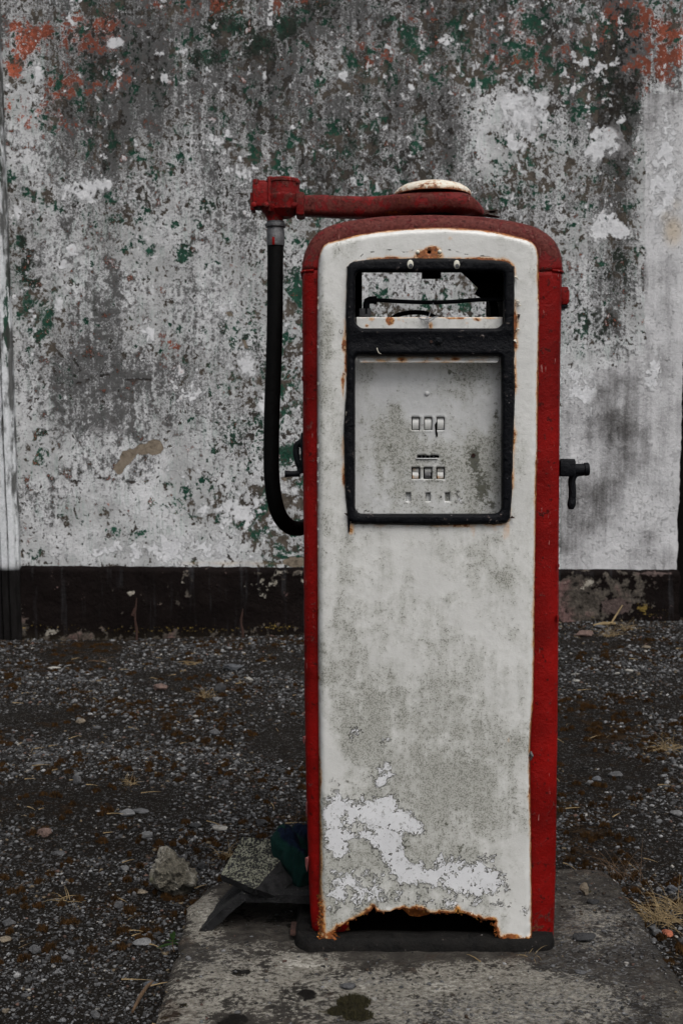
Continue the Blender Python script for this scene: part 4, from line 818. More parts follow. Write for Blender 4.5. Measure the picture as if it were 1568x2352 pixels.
hp = [(632.5, 560, 2.765), (632, 640, 2.765), (631, 750, 2.765), (628, 850, 2.766), (624.5, 950, 2.768), (623, 1040, 2.772), (624.5, 1100, 2.778), (631, 1150, 2.79), (643, 1186, 2.81), (662, 1208, 2.845), (682, 1214, 2.89), (700, 1209, 2.94), (716, 1196, 3.0), (735, 1172, 3.06), (752, 1140, 3.08), (775, 1100, 3.06), (800, 1060, 2.99)]
HP = spline([U(a, b, c) for a, b, c in hp], 110); MB().tube(HP, [.0190]*3+[.0187]*107, 22).build('hose', RUB, pump)
# crank on the left side
SY = 2.64
Mh = MB().tube(spline([U(697, 1019, SY), U(686, 1019, SY), U(681, 1024, SY), U(680, 1040, SY), (U(683, 1058, SY)), U(688, 1074, SY), U(690, 1088, SY)], 24), [.0115, .0115, .011, .010]+[.0072]*14+[.0065, .006, .006, .0065, .007, .007], 12)
Mh.lathe(U(687, 1088, SY), [(.0072, -.002), (.0072, .008), (.0062, .009)], (-1, 0, 0), 14); cr_ = Mh.build('crank_handle', IRON, pump)
MB().lathe(U(679, 1088.5, SY), [(.0060, 0), (.0068, .001), (.0066, .010), (.0070, .018), (.0082, .023), (.0078, .0245)], (-1, 0, 0), 18).build('knob', IRON, cr_)
MB().box(U(696, 1040, SY), (.010, .03, .09), bev=.003).build('mounting_plate', IRON, cr_)
# nozzle holder on the right side
nb = MB().box(U(1299, 1075, SY), (36*SY/F, .05, 38*SY/F), bev=.004); nb.tube([U(1310, 1079, SY), U(1345, 1078, SY)], [.0135, .0130], 16)
nb.box(U(1302, 1058, SY), (.028, .04, .008), bev=.002)
nh = nb.build('nozzle_cradle', IRON, pump)
MB().lathe(U(1340, 1078, SY), [(.0130, 0), (.0150, .001), (.0150, .009), (.0135, .011)], (1, 0, .05), 20).build('end_cap', IRON, nh)
MB().tube(spline([U(1338, 1084, SY), U(1325, 1086, SY), U(1316, 1093, SY), U(1312, 1106, SY), U(1313.5, 1125, SY), U(1313, 1145, SY), U(1311, 1160, SY), U(1310, 1170, SY)], 26), [.009, .009, .009]+[.0085]*16+[.0090, .0095, .0095, .009, .008, .0065, .005], 12).build('lever', IRON, nh)
rb = MB().box(U(1291, 682, SY), (.018, .045, 40*SY/F), bev=.003); rb.box(U(1298, 682, SY), (.012, .03, 30*SY/F), bev=.003); o = rb.build('switch_box', RED, pump)
for nm, val in (('dull', .1), ('rust', .0)): a_ = o.data.attributes.new(nm, 'FLOAT', 'POINT'); a_.data.foreach_set('value', np.full(len(o.data.vertices), val, np.float32))
MB().box(U(1291, 705, SY), (.016, .04, .008), bev=.002).build('switch_foot', IRON, o)
# loose strips of red paint along the sides
PINK = mat_simple('faded_red_flake', (.12, .025, .025), (.30, .09, .085), .6, 60, .0006)
for (a, b, w, h) in ((703, 1985, 6, 36), (703, 1860, 3, 40), (697, 1700, 5, 20), (1281, 1420, 4, 16), (1283, 1300, 3, 10), (693, 870, 4, 12), (694, 762, 3, 10)):
    M_ = MB(); Yp = FY+.033
    P = [(0, 0), (w*.5, h*.15), (w*.3, h*.5), (w*.7, h), (w*1.4, h*.6), (w*1.5, h*.1)]; sg = -1 if a < 900 else 1; n = len(P)
    f_ = [U(a-(px*-sg)*.6 if False else a+sg*px*.9-sg*w*1.0, b+py-h/2, Yp-.004-.006*math.sin(i)) for i, (px, py) in enumerate(P)]; k_ = [p+Vector((0, .0012, 0)) for p in f_]
    M_.add(f_+k_, [tuple(range(n)), tuple(range(n, 2*n))[::-1]]+[(i, (i+1) % n, n+(i+1) % n, n+i) for i in range(n)]); o = M_.build('peeling_strip', PINK if b > 1650 else RED, pump, False)
# base ring ------------------------------------------------------------
bxl, bxr = U(683, 2160, 2.60).x, U(1263, 2170, 2.60).x; bf, bb = 2.549, BY+.03
path = rrect(bxl, bf, bxr, bb, .045, 8); path = resample(path, .02)
pr = [(-.030, 0), (-.029, .012), (-.024, .030), (-.018, .032), (-.010, .0355), (0, .036), (.014, .034), (.020, .028), (.022, 0)]
n = len(path); T = np.roll(path, -1, 0)-np.roll(path, 1, 0); T /= np.linalg.norm(T, axis=1)[:, None]; N = np.stack([-T[:, 1], T[:, 0]], 1)
V = []
for (o_, z_) in pr:
    for q in range(n):
        p = path[q]+N[q]*(o_+.022); w_ = .0025*mn.noise((p[0]*16, p[1]*16, z_*20)); V.append((p[0]+w_, p[1]+w_, SZ-.004+z_*1.0+w_))
fs = [(j*n+i, j*n+(i+1) % n, (j+1)*n+(i+1) % n, (j+1)*n+i) for j in range(len(pr)-1) for i in range(n)]
base = mesh_obj('base_ring', V, fs, BASEM, pump)
for (a, b, d_) in ((695, 2133, 2.60), (1195, 2166, 2.555)):
    M_ = MB().box(U(a, b, d_+.03), (.055, .07, .006), bev=.002); M_.lathe(U(a+2, b, d_+.02), [(.012, 0), (.012, .006), (.007, .008)], n=6); M_.build('rusty_lug', DRUST, base)
o = MB()
for _ in range(16):
    p = U(random.uniform(715, 1180), 2172+random.uniform(-6, 24), 2.548-.012); q = random.uniform(.001, .003); o.box(p, (q*2, .001, q*2), Matrix.Rotation(random.random()*3, 3, 'Y'))
# near-black inside floor and rusty rear rib seen through the hole
M_ = MB().box(((bxl+bxr)/2, 2.76, SZ+.006), (bxr-bxl-.06, .38, .012)); M_.build('inner_floor', DARK, pump, False)
V2 = [(780, 2150), (800, 2146), (835, 2148), (850, 2140), (868, 2142), (885, 2155), (900, 2166), (780, 2168)]; n = len(V2)
M_ = MB().add([U(a, b, FY+.045) for a, b in V2]+[U(a, b, FY+.050) for a, b in V2], [tuple(range(n)), tuple(range(n, 2*n))[::-1]]+[(i, (i+1) % n, n+(i+1) % n, n+i) for i in range(n)]); M_.build('rusted_rib', DRUST, pump, False)
V2 = [(1060, 2166), (1080, 2150), (1110, 2140), (1140, 2146), (1215, 2150), (1215, 2168)]; n = len(V2)
M_ = MB().add([U(a, b, FY+.045) for a, b in V2]+[U(a, b, FY+.050) for a, b in V2], [tuple(range(n)), tuple(range(n, 2*n))[::-1]]+[(i, (i+1) % n, n+(i+1) % n, n+i) for i in range(n)]); M_.build('rusted_rib', DRUST, pump, False)
V2 = [(915, 2080), (1000, 2080), (985, 2100), (960, 2106), (940, 2103)]; n = len(V2)
M_ = MB().add([U(a, b, FY+.03) for a, b in V2]+[U(a, b, FY+.034) for a, b in V2], [tuple(range(n)), tuple(range(n, 2*n))[::-1]]+[(i, (i+1) % n, n+(i+1) % n, n+i) for i in range(n)]); M_.build('rusted_rib', RUSTM, pump, False)

# ------------------------------------------------------------------ tiles, cloth, rock beside the pump
def slabmesh(name, quadlist, th, mat, label, cat, topmask=True, div=14):
    """joined bent tile: list of quads (4 points each, front-left, front-right, back-right, back-left), thickness downwards"""
    V = []; Fq = []; top = []
    for qi, (A, B, C_, D_) in enumerate(quadlist):
        nrm = (B-A).cross(D_-A).normalized()
        if nrm.z < 0: nrm = -nrm
        b0 = len(V)
        for lay in (0, 1):
            for j in range(div+1):
                for i in range(div+1):
                    u, v = i/div, j/div; p = A.lerp(B, u).lerp(D_.lerp(C_, u), v)
                    e = mn.noise(p*60)*.0016+mn.noise(p*20)*.002; edge = (i in (0, div) or j in (0, div))
                    p = p - nrm*(th*lay) + nrm*e + (Vector((mn.noise(p*50), mn.noise(p*50+Vector((9, 0, 0))), 0))*.0018 if edge else Vector((0, 0, 0)))
                    V.append(p); top.append((1.0 if qi == 0 or th > .018 else .25) if lay == 0 else 0.1)
        n = div+1; o1 = n*n
        for j in range(div):
            for i in range(div):
                a = b0+j*n+i; Fq.append((a, a+1, a+n+1, a+n)); a += o1; Fq.append((a, a+n, a+n+1, a+1))
        for i in range(div):
            for (a, b) in ((b0+i, b0+i+1), (b0+div*n+i+1, b0+div*n+i), (b0+(i+1)*n, b0+i*n), (b0+i*n+div, b0+(i+1)*n+div)):
                m0 = len(V); V += [V[a].copy(), V[a+o1].copy(), V[b+o1].copy(), V[b].copy()]; top += [.12]*4; Fq.append((m0, m0+1, m0+2, m0+3))
    o = mesh_obj(name, V, Fq, mat, None, False, {'top': top}); return tag(o, label, cat)
L0, A0, R0 = U(452, 2142, 2.66), U(553, 2052, 2.665), U(712, 2058, 2.67)
bk = Vector((.035, .22, .0)); 
slabmesh('ridge_tile', [(L0, A0, A0+bk+Vector((0, 0, .004)), L0+bk), (A0, R0, R0+bk, A0+bk+Vector((0, 0, .004)))], .019, TILE1, 'dark bent ridge tile propped on the concrete slab, arched over a black gap', 'roof tile')
a, b, c, d = U(506, 2008, 2.72), U(586, 2042, 2.64), U(682, 1936, 2.85), U(557, 1923, 2.88)
e_ = U(700, 2060, 2.80); f_ = U(720, 1990, 2.9)
slabmesh('ridge_tile', [(a, b, c, d), (b, b+Vector((.05, .03, -.030)), c+Vector((.06, .02, -.030)), c)], .017, TILE2, 'lichen-speckled grey tile lying tilted on top of the dark bent tile', 'roof tile')
# cloth: a crumpled garment with folds
def mat_cloth():
    M = NT('dark_knit_cloth'); n1 = M.noise(14, 4, .6, gain=2.4); n2 = M.noise(500, 3, .6, gain=2.2)
    sx = M.t.nodes.new('ShaderNodeSeparateXYZ'); M.t.links.new(M.tc.outputs['Object'], sx.inputs[0])
    nv = M.ss(M.add(M.mul(sx.outputs[0], 1.0), M.mul(sx.outputs[2], 1.6), M.mul(M.add(n1, -.5), .02)), 0.235, 0.25); c = M.mix(nv, M.mix(n1, (.0015, .010, .009), (.003, .021, .017)), (.003, .007, .018)); return M.out(c, .95, M.bump(M.add(n2, n1), .0015), spec=.1)
CL = mat_cloth()
def blobcloth():
    bm = bmesh.new(); V = []; F_ = []
    for (a, b, Yc, rx, ry, rz, sd_) in ((654, 1942, 2.78, .032, .036, .042, 1), (668, 1972, 2.76, .030, .040, .044, 2), (690, 2008, 2.74, .026, .040, .058, 3), (694, 1918, 2.88, .036, .040, .026, 4), (652, 1912, 2.86, .022, .030, .018, 5), (690, 1955, 2.86, .036, .050, .05, 6)):
        b2 = bmesh.new(); bmesh.ops.create_icosphere(b2, subdivisions=5, radius=1); c = U(a, b, Yc+.02); o_ = len(V); q = Vector((sd_*3.3, sd_, 0))
        for v in b2.verts:
            d = v.co.normalized(); ang = math.atan2(d.y, d.x)
            r = 1+.09*math.sin(ang*4+sd_+2*d.z)+.10*mn.noise(d*1.8+q)+.08*mn.noise(d*5+q)
            V.append(c+Vector((d.x*rx*r, d.y*ry*r, d.z*rz*r)))
        F_ += [[v.index+o_ for v in f.verts] for f in b2.faces]; b2.free()
    o = mesh_obj('crumpled_cloth', V, F_, CL, None, True)
    m = o.modifiers.new('r', 'REMESH'); m.mode = 'VOXEL'; m.voxel_size = .0022; m.use_smooth_shade = True
    m = o.modifiers.new('s', 'SMOOTH'); m.factor = .5; m.iterations = 5
    tag(o, 'crumpled dark green and navy cloth wedged between the tiles and the pump', 'cloth'); return o
blobcloth()
def rockmesh(name, c, dims, seed, colr, sub=3, rot=0.0, jag=.35, mat=STONE, flat=False):
    bm = bmesh.new(); bmesh.ops.create_icosphere(bm, subdivisions=sub, radius=1); V = []; cols = []
    o_ = Vector((seed*3.1, seed*1.7, seed)); cr_, sr_ = math.cos(rot), math.sin(rot)
    # facet planes cut the ball into an angular stone
    rr = random.Random(seed); pl = []
    for _ in range(9):
        n = Vector((rr.uniform(-1, 1), rr.uniform(-1, 1), rr.uniform(-.8, 1))).normalized(); pl.append((n, rr.uniform(.55, .85)))
    for v in bm.verts:
        d = v.co.normalized(); p = d.copy()
        for n, k_ in pl:
            t = p.dot(n)
            if t > k_: p = p*(k_/t) if t > 0 else p
        p = p*(1+jag*(.5*mn.noise(d*1.6+o_)+.25*mn.noise(d*4+o_)+.12*mn.noise(d*9+o_)))
        x, y, z = p.x*dims[0]*.62, p.y*dims[1]*.62, p.z*dims[2]*.62
        V.append(Vector((x*cr_-y*sr_, x*sr_+y*cr_, z))); 
    zmin = min(v.z for v in V); V = [v+Vector((0, 0, -zmin*.72))+Vector(c) for v in V]
    fs = [[v.index for v in f.verts] for f in bm.faces]; bm.free()
    me = bpy.data.meshes.new(name); me.from_pydata([v-Vector(c) for v in V], [], fs); me.materials.append(mat)
    ca = me.color_attributes.new('col', 'FLOAT_COLOR', 'POINT'); ca.data.foreach_set('color', [x for v in V for x in (*colr, 1)])
    o = bpy.data.objects.new(name, me); o.location = c; COL.objects.link(o); return o
def mat_rock():
    M = NT('limestone_lump'); n1 = M.noise(18, 6, .65, gain=2.6); n2 = M.noise(70, 6, .72, gain=2.8); n3 = M.noise(260, 4, .7, gain=2.4)
    c = M.mix(n2, (.06, .054, .044), (.25, .23, .18)); c = M.mix(M.ss(M.add(n1, M.mul(n3, .3)), .7, 1.0), c, (.38, .36, .31)); c = M.mix(M.ss(n2, .0, .3, .8, 0), c, (.02, .018, .015))
    c = M.mix(M.ss(M.noise(12, 3, .6, M.co(loc=(4, 4, 4)), gain=2.6), .7, 1.0, 0, .6), c, (.09, .10, .045))
    return M.out(c, .9, M.bump(M.add(n1, n2, M.mul(n3, .4)), .010, 1), spec=.2)
p = GP(401, 2052); o = rockmesh('rock', p, (.100, .09, .098), 5, (.2, .2, .2), 5, .4, .75, mat_rock()); tag(o, 'fist-sized knobbly pale tan rock on the gravel left of the slab', 'rock')

GREY, LG, DG, PKc, TAN, WHc, BL, ORc = (.12, .121, .126), (.22, .222, .226), (.045, .046, .049), (.19, .125, .105), (.25, .205, .15), (.46, .445, .41), (.12, .128, .142), (.55, .17, .09)
ST = [  # photo x, y of its foot, width in photo px, flatness, colour, on slab, label
 (99, 1922, 32, .6, PKc, 0, 'pinkish-brown stone on the gravel near the left edge of the photo'),
 (334, 1925, 28, .5, LG, 0, 'light grey angular stone in the gravel up and left from the knobbly rock'),
 (322, 1868, 34, .22, GREY, 0, 'long flat grey stone lying in the gravel above the knobbly rock'),
 (78, 2190, 27, .62, GREY, 0, 'rounded blue-grey pebble at the lower left'),
 (22, 2128, 30, .4, GREY, 0, 'flat lens-shaped grey stone at the far left edge'),
 (8, 2165, 28, .35, TAN, 0, 'yellowish wedge-shaped stone cut by the left edge of the photo'),
 (325, 2053, 24, .3, TAN, 0, 'small tan chip just left of the foot of the knobbly rock'),
 (272, 2088, 20, .8, GREY, 0, 'three-pointed grey stone standing in the gravel left of the slab'),
 (285, 2002, 20, .6, LG, 0, 'pale grey stone above left of the tan chip'),
 (462, 2000, 20, .9, DG, 0, 'dark grey stone touching the right side of the knobbly rock'),
 (325, 2172, 40, .3, LG, 0, 'long pale grey stone beside the small green weed'),
 (344, 2268, 26, .45, BL, 0, 'bluish grey stone close to the left edge of the slab at the bottom'),
 (219, 2340, 20, .8, GREY, 0, 'pointed grey stone at the bottom edge of the photo left of the slab'),
 (13, 2328, 15, .7, TAN, 0, 'small tan pebble in the bottom left corner'),
 (133, 1964, 30, .25, GREY, 0, 'flat grey stone below the pinkish-brown one'),
 (291, 1876, 30, .5, LG, 0, 'light grey stone next to the long flat one above the knobbly rock'),
 (504, 1908, 31, .36, WHc, 0, 'white block-shaped chip in the gravel left of the cloth'),
 (598, 1896, 24, .5, DG, 0, 'dark diamond-shaped slate piece just left of the cloth'),
 (448, 1902, 26, .35, DG, 0, 'dark slate piece left of the white block-shaped chip'),
 (367, 1586, 28, .5, PKc, 0, 'pink stone in the gravel below the middle of the black plinth'),
 (504, 1592, 25, .75, DG, 0, 'dark round stone beside a tuft of straw'),
 (498, 1612, 18, .5, LG, 0, 'pale stone just below the dark round stone'),
 (177, 1800, 24, .75, GREY, 0, 'rounded grey cobble in the left middle of the gravel'),
 (124, 1538, 25, .22, WHc, 0, 'flat whitish chip on the far gravel at the left'),
 (573, 1568, 16, .7, WHc, 0, 'small white stone on the far gravel left of the pump'),
 (184, 1662, 20, .5, TAN, 0, 'tan angular stone on the gravel at the left'),
 (492, 1688, 27, .45, GREY, 0, 'grey angular stone midway between the plinth and the tiles'),
 (85, 1760, 32, .3, GREY, 0, 'broad flat grey stone up left from the rounded cobble'),
 (534, 1541, 42, .3, BL, 0, 'long blue-grey stone on the far gravel left of the pump'),
 (1345, 1462, 44, .25, PKc, 0, 'flat pinkish slab of stone near the wall right of the pump'),
 (1379, 1444, 22, .35, GREY, 0, 'small grey stone just behind the flat pinkish slab'),
 (1322, 1552, 18, .35, WHc, 0, 'upper of two white chips right of the pump'),
 (1322, 1566, 16, .3, WHc, 0, 'lower of two white chips right of the pump'),
 (1416, 1550, 11, .5, WHc, 0, 'tiny white chip left of the pale sliver'),
 (1442, 1545, 23, .3, WHc, 0, 'pale sliver of stone on the gravel at the right'),
 (1485, 1489, 19, .25, TAN, 0, 'pale flat sliver near the wall at the right'),
 (1546, 1660, 17, .55, LG, 0, 'light grey stone at the right edge, halfway down the gravel'),
 (1370, 1795, 22, .5, BL, 0, 'bluish stone touching a pale one right of the pump'),
 (1356, 1804, 22, .4, LG, 0, 'pale stone in front of the bluish one right of the pump'),
 (1415, 1786, 29, .4, GREY, 0, 'grey stone right of the bluish and pale pair'),
 (1554, 1874, 26, .4, LG, 0, 'flat pale stone at the right edge above the slab corner'),
 (1545, 2052, 25, .6, BL, 0, 'blue-grey stone right of the back corner of the slab'),
 (1343, 2056, 19, 1.3, TAN, 1, 'upright brownish stone on the slab behind the pump at the right'),
 (1363, 2077, 25, .35, DG, 1, 'small dark flat stone on the slab near the upright one'),
 (1340, 2160, 52, .22, DG, 1, 'long thin dark slate lying on the slab right of the pump'),
 (1532, 2152, 32, .4, ORc, 0, 'orange broken brick piece beside the grass tuft at the right edge'),
 (1510, 2152, 22, .7, GREY, 0, 'grey stone leaning beside the orange brick piece'),
 (1333, 2238, 27, .22, GREY, 1, 'thin grey flake on the slab below the long dark slate'),
 (432, 2207, 13, .8, LG, 1, 'small light pebble on the left part of the slab'),
 (797, 2272, 33, .3, GREY, 1, 'flat grey stone on the slab in front of the pump'),
 (860, 2300, 12, .7, WHc, 1, 'small white pebble on the slab below the front of the pump'),
 (1126, 2250, 10, .8, WHc, 1, 'tiny white pebble on the slab in front of the right half of the pump'),
]
for i, (a, b, w, fl, c, on, lab) in enumerate(ST):
    p = GP(a, b, SZ if on else None); wd_ = w/F*p.y; rr = random.Random(i); kk = rr.uniform(.6, .85)
    o = rockmesh('stone', (p.x, p.y+wd_*.25, p.z), (wd_, wd_*rr.uniform(.6, .85), wd_*fl*1.1), i+11, tuple(x*kk for x in c), 3, rr.uniform(-.3, .3), .3)
    if c is ORc: o.name = 'brick_piece'; tag(o, lab, 'brick piece')
    else: tag(o, lab, 'stone', 'larger stones lying about on the gravel and slab')

# ------------------------------------------------------------------ gravel (uncountable)
bm = bmesh.new(); bmesh.ops.create_icosphere(bm, subdivisions=1, radius=1); IV = np.array([v.co[:] for v in bm.verts]); IF = np.array([[v.index for v in f.verts] for f in bm.faces]); bm.free()
def scatter(name, X, Y, Z, size, cols, mat, flat=(.3, .7)):
    n = len(X); k = len(IV); r_ = rng
    jit = 1+r_.uniform(-.62, .30, (n, k, 1)); v = IV[None]*jit
    sc = np.stack([size*r_.uniform(.7, 1.3, n), size*r_.uniform(.5, .9, n), size*r_.uniform(flat[0], flat[1], n)], 1)
    v = v*sc[:, None, :]; a = r_.uniform(0, 6.28, n); t = r_.normal(0, .25, n); ca, sa, ct, st_ = np.cos(a), np.sin(a), np.cos(t), np.sin(t)
    x, y, z = v[..., 0], v[..., 1], v[..., 2]
    y, z = y*ct[:, None]-z*st_[:, None], y*st_[:, None]+z*ct[:, None]
    x, y = x*ca[:, None]-y*sa[:, None], x*sa[:, None]+y*ca[:, None]
    v = np.stack([x+X[:, None], y+Y[:, None], z+(Z+sc[:, 2]*.35)[:, None]], -1).reshape(-1, 3)
    f = (IF[None]+(np.arange(n)*k)[:, None, None]).reshape(-1, 3)
    me = bpy.data.meshes.new(name); me.vertices.add(len(v)); me.vertices.foreach_set('co', v.ravel().astype(np.float32))
    me.loops.add(f.size); me.loops.foreach_set('vertex_index', f.ravel().astype(np.int32)); me.polygons.add(len(f)); me.polygons.foreach_set('loop_start', np.arange(0, f.size, 3, dtype=np.int32))
    me.update(calc_edges=True); me.materials.append(mat)
    ca_ = me.color_attributes.new('col', 'FLOAT_COLOR', 'POINT'); cc = np.repeat(np.concatenate([cols, np.ones((n, 1))], 1), k, 0); ca_.data.foreach_set('color', cc.ravel().astype(np.float32))
    o = bpy.data.objects.new(name, me); COL.objects.link(o); return o
slabpoly = so2
def pick(n, y0, y1, smin, smax, onslab=False, power=2.2):
    Y = rng.uniform(y0, y1, n); X = rng.uniform(-1, 1, n)*(Y*.30+.12)
    ins = inside(np.stack([X, Y], 1), slabpoly); keep = ins if onslab else ~ins
    X, Y = X[keep], Y[keep]; dn = np.array([mn.noise((a*1.7, b*1.7, 11))+.5*mn.noise((a*6, b*6, 2)) for a, b in zip(X, Y)])
    keep = rng.uniform(-.5, .3, len(X)) < dn*1.3+.06
    X, Y = X[keep], Y[keep]; s = smin+(smax-smin)*rng.power(1, len(X))**0*rng.random(len(X))**power*1.0
    return X, Y, s
def cols_for(n):
    base = rng.choice(len(PAL), n, p=PW); c = PAL[base]*rng.uniform(.45, 1.15, (n, 1)); return c
PAL = np.array([(.024, .022, .021), (.060, .060, .061), (.125, .126, .131), (.21, .213, .219), (.31, .31, .31), (.15, .09, .07), (.17, .13, .08), (.36, .34, .31), (.045, .028, .016)]); PW = np.array([.22, .26, .22, .13, .05, .02, .03, .012, .058]); PW /= PW.sum()
parts = []
for (n, y0, y1, a, b) in ((32000, 2.1, 3.3, .0016, .0075), (28000, 3.1, 4.6, .0026, .010), (18000, 4.4, 6.0, .0036, .013), (14000, 5.8, 7.24, .0045, .016), (2300, 2.1, 4.4, .006, .0135), (1700, 4, 7.2, .009, .020)):
    parts.append(pick(n, y0, y1, a, b))
X = np.concatenate([p[0] for p in parts]); Y = np.concatenate([p[1] for p in parts]); s = np.concatenate([p[2] for p in parts])
Z = np.array([gz(a, b) for a, b in zip(X, Y)])
gr = scatter('gravel', X, Y, Z, s, cols_for(len(X)), STONE); tag(gr, 'loose grey gravel and grit covering the dark yard', 'gravel', kind='stuff')
X, Y, s = pick(16000, 2.1, 3.13, .0014, .0065, True); PXs, PYs = px_of(X, Y, np.full(len(X), SZ))
wgt = blobs(PXs, PYs, [(1400, 2180, 170, 140, 1), (1200, 2330, 300, 40, .8), (860, 2245, 90, 12, 1), (840, 2290, 30, 30, .6), (640, 2180, 400, 200, .14), (1340, 2040, 90, 60, .7), (1050, 2280, 500, 90, .35), (1200, 2190, 60, 14, .7)])
inb = (X > bxl-.0) & (X < bxr+.0) & (Y > bf-.01) & (Y < bb); k_ = (rng.random(len(X)) < wgt) & ~inb; X, Y, s = X[k_], Y[k_], s[k_]
gs = scatter('grit', X, Y, np.array([slabz(a, b) for a, b in zip(X, Y)]), s, cols_for(len(X)), STONE); tag(gs, 'fine grit and chips strewn over the concrete slab', 'grit', kind='stuff')

# moss, straw, tufts ---------------------------------------------------
MOSS = None
def mat_moss():
    M = NT('brown_moss'); n = M.noise(60, 4, .6, gain=2.4); n2 = M.noise(6, 3, .6, gain=2.4); c = M.mix(n, (.010, .0055, .002), (.065, .033, .011)); c = M.mix(M.ss(n2, .6, 1, 0, .5), c, (.06, .025, .006)); return M.out(c, .95, None, spec=.1)
MOSS = mat_moss()
V = []; Fm = []
def blades(cx, cy, cz, R0, n, h):
    for _ in range(n):
        a = random.random()*6.28; r = R0*math.sqrt(random.random()); x, y = cx+r*math.cos(a), cy+r*math.sin(a)*.8; z = cz+h*.55*(1-(r/R0)**2)
        t = random.random()*6.28; w = .0012+.0009*random.random(); l = h*random.uniform(.4, .8); b = len(V)
        V.extend([(x-w*math.cos(t), y-w*math.sin(t), z-.002), (x+w*math.cos(t), y+w*math.sin(t), z-.002), (x+random.uniform(-.5, .5)*l, y+random.uniform(-.5, .5)*l, z+l)]); Fm.append((b, b+1, b+2))
random.seed(3); cnt = 0
while cnt < 900:
    d = 2.15+4.9*random.random()**1.25; x = random.uniform(-1, 1)*(d*.3+.1)
    if mn.noise((x*2.2+4, d*2.2, 1)) < random.uniform(-.25, .35): continue
    if inside(np.array([[x, d]]), slabpoly)[0]: continue
    rr = random.uniform(.004, .015)*(1+.18*(d-2.2)); blades(x, d, gz(x, d), rr, int(60+rr*2600), .010+.004*random.random()+rr*.2); cnt += 1
me = bpy.data.meshes.new('moss'); me.from_pydata(V, [], Fm); me.materials.append(MOSS); o = bpy.data.objects.new('moss', me); COL.objects.link(o); tag(o, 'small brown moss cushions scattered among the gravel', 'moss', kind='stuff')
V = []; Fm = []
for (a, b, r_, h) in ((812, 2306, .034, .014), (822, 2335, .03, .010), (775, 2325, .02, .008)):
    p = GP(a, b, SZ); blades(p.x, p.y, SZ, r_, 900, h)
M2 = mat_simple('olive_moss', (.009, .0075, .002), (.035, .029, .007), .95, 60, .001); me = bpy.data.meshes.new('moss'); me.from_pydata(V, [], Fm); me.materials.append(M2); o = bpy.data.objects.new('moss', me); COL.objects.link(o); tag(o, 'olive green moss patch on the slab in front of the pump', 'moss', kind='stuff')
STRAW = mat_simple('dry_straw', (.09, .06, .028), (.26, .19, .095), .8, 40, .0004); STRB = mat_simple('brown_stems', (.03, .018, .010), (.11, .065, .033), .85, 40, .0004)
def blade(M_, p, d, l, w, bend, n=5):
    pts = []; q = Vector(p); dd = Vector(d).normalized()
    for i in range(n+1): pts.append(q.copy()); q = q+dd*(l/n); dd = (dd+Vector(bend)/n).normalized()
    M_.tube(pts, [w*(1-.8*i/n) for i in range(n+1)], 4, sx=.5)
M_ = MB()
for _ in range(170):
    d = 2.2+4.9*random.random()**1.3; x = random.uniform(-1, 1)*(d*.3+.1)
    z = (SZ if inside(np.array([[x, d]]), slabpoly)[0] else gz(x, d))+.006
    if z > SZ-.01 and z < SZ+.02 and random.random() < .8: continue
    a = random.gauss(0, .9); blade(M_, (x, d, z), (math.cos(a), math.sin(a), random.uniform(-.05, .25)), random.uniform(.02, .07), .0010+.00025*d, (random.uniform(-.5, .5), random.uniform(-.5, .5), -.3), 3)
o = M_.build('straw', STRAW, None); tag(o, 'broken straw stalks scattered over the gravel', 'straw', kind='stuff')
def tuft(a, b, n, l, spread, lab, mat=STRAW, z=None, up=.6, name='grass_tuft', cat='grass tuft'):
    p = GP(a, b, z); M_ = MB()
    for _ in range(n):
        t = random.random()*6.28; u = random.random()*spread
        blade(M_, (p.x+.012*random.gauss(0, 1)*l/.06, p.y+.01*random.gauss(0, 1), p.z-.003), (math.cos(t)*u, math.sin(t)*u, up), l*random.uniform(.5, 1.1), .0012, (math.cos(t)*.7, math.sin(t)*.7, -.9), 6)
    o = M_.build(name, mat, None); tag(o, lab, cat); return o
tuft(1508, 2115, 90, .11, 1.6, 'large dry grass tuft drooping over the slab edge at the right', up=.5)
tuft(1553, 2090, 60, .10, 1.5, 'dry grass tuft at the right edge behind the drooping one', up=.5)
tuft(1434, 2022, 34, .13, .9, 'thin brown grass stalks at the back corner of the slab', STRB, up=1.0)
tuft(528, 1970, 26, .07, 1.0, 'small dry tuft behind the lichen-speckled tile')
tuft(1530, 1722, 60, .10, 1.4, 'straw tuft at the right edge halfway down the gravel')
tuft(474, 1602, 34, .09, 1.0, 'straw tuft beside the dark round stone left of the pump')
tuft(150, 2068, 26, .065, 1.6, 'yellowed grass sprig sprawling on the gravel at the left', up=.25)
tuft(1400, 1462, 50, .12, 1.2, 'straw tuft near the wall right of the pump')
tuft(1440, 1448, 40, .10, 1.2, 'small straw tuft by the foot of the stone plinth at the right')
tuft(1560, 1412, 60, .16, 1.2, 'brown grass at the foot of the dark door')
tuft(300, 1802, 24, .06, 1.2, 'tiny straw tuft in the middle of the left gravel')
tuft(450, 1525, 30, .10, 1.6, 'pale straw lying near the plinth left of the pump', up=.15)
tuft(240, 1520, 30, .10, 1.6, 'brownish straw clump near the plinth at the left', STRB, up=.3)
tuft(1215, 2190, 16, .05, 1.5, 'wisps of dry grass caught at the front right corner of the pump base', STRAW, SZ, up=.3)
M_ = MB(); p = U(678, 1895, 2.95); M_.tube([p+Vector((0, 0, -.06)), p+Vector((.0, 0, .0)), p+Vector((.006, 0, .05))], [.0014, .0012, .0006], 5); o = M_.build('dry_stem', STRB); tag(o, 'single dry stem standing up behind the dark cloth', 'stem')
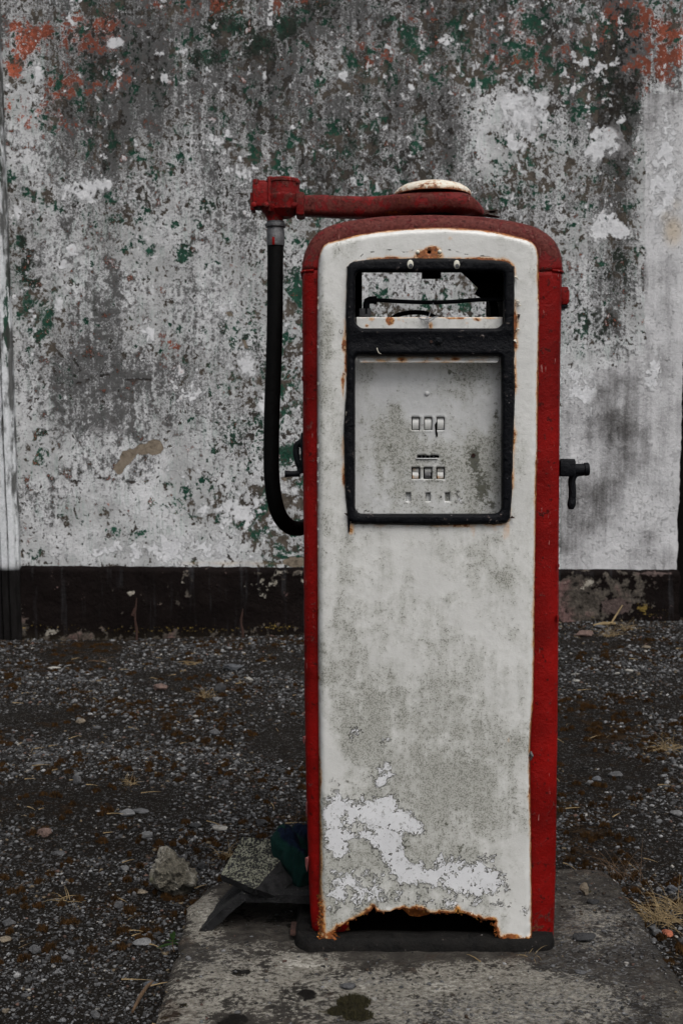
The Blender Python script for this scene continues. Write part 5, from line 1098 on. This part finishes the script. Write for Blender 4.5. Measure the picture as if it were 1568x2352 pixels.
# rusty iron stubs in front of the plinth
for (a, b, h, lab) in ((313, 1478, .28, 'taller rusty rod standing against the middle of the black plinth'), (556, 1468, .20, 'shorter thin rusty rod against the black plinth beside the pump')):
    p = GP(a, b); p.y = WY-.10; p = Vector((U(a, b, p.y).x, p.y, gz(U(a, b, p.y).x, p.y))); M_ = MB(); M_.tube([p+Vector((.006*math.sin(i*1.3), 0, -.02+h*i/6)) for i in range(7)], [.008, .007, .009, .006, .007, .005, .003], 7)
    if h > .25: M_.box(p+Vector((-.012, -.003, h*.62)), (.018, .008, .05), Matrix.Rotation(.4, 3, 'Y'), .002)
    o = M_.build('rusty_rod', DRUST); tag(o, lab, 'rod')
# fallen stick by the wall, twig bottom left
M_ = MB(); M_.tube([GP(1362, 1441)+Vector((0, 0, .01)), GP(1385, 1440)+Vector((0, 0, .02)), GP(1412, 1438)+Vector((0, 0, .015))], [.009, .011, .008], 8); M_.tube([GP(1402, 1440)+Vector((0, 0, .02)), GP(1418, 1432)+Vector((0, 0, .07)), GP(1432, 1424)+Vector((0, 0, .11))], [.006, .005, .003], 6)
o = M_.build('fallen_stick', STRAW); tag(o, 'pale forked stick lying against the foot of the plinth at the right', 'stick')
M_ = MB(); M_.tube([GP(305, 2330)+Vector((0, 0, .006)), GP(322, 2300)+Vector((0, 0, .010)), GP(338, 2276)+Vector((0, 0, .010)), GP(352, 2262)+Vector((0, 0, .008))], [.003, .0045, .004, .0025], 8)
o = M_.build('fallen_stick', STRB); tag(o, 'dark brown decaying stick along the left edge of the slab', 'stick')
# green weed
GRN = mat_simple('weed_leaf', (.018, .045, .010), (.04, .085, .02), .6, 60, .0004)
p = GP(400, 2186); wd_ = thing('weed', 'small green weed with narrow leaves at the left edge of the slab', 'weed', p)
MB().tube([p, p+Vector((-.004, 0, .02)), p+Vector((.0, 0, .045))], [.0016, .0014, .001], 6).build('stem', STRB, wd_)
for (dx, dz, l, w) in ((-1, .05, .038, .008), (-.6, .5, .024, .006), (.5, .5, .022, .007), (.1, 1, .034, .010), (-.2, .9, .03, .007), (.7, .2, .02, .006)):
    c = p+Vector((-.002, 0, .018+.01*dz)); d = Vector((dx, -.25, dz)).normalized(); sdv = d.cross(Vector((0, 1, .3))).normalized(); M_ = MB(); pts = []
    for t in (0, .25, .5, .75, 1): q = c+d*l*t+Vector((0, 0, -.008*t*t)); ww = w*.5*math.sin(math.pi*min(.97, t*.85+.1)); pts += [q-sdv*ww, q+Vector((0, -.0008, 0)), q+sdv*ww]
    M_.add(pts, [(3*i, 3*i+1, 3*i+4, 3*i+3) for i in range(4)]+[(3*i+1, 3*i+2, 3*i+5, 3*i+4) for i in range(4)]); M_.build('leaf', GRN, wd_)
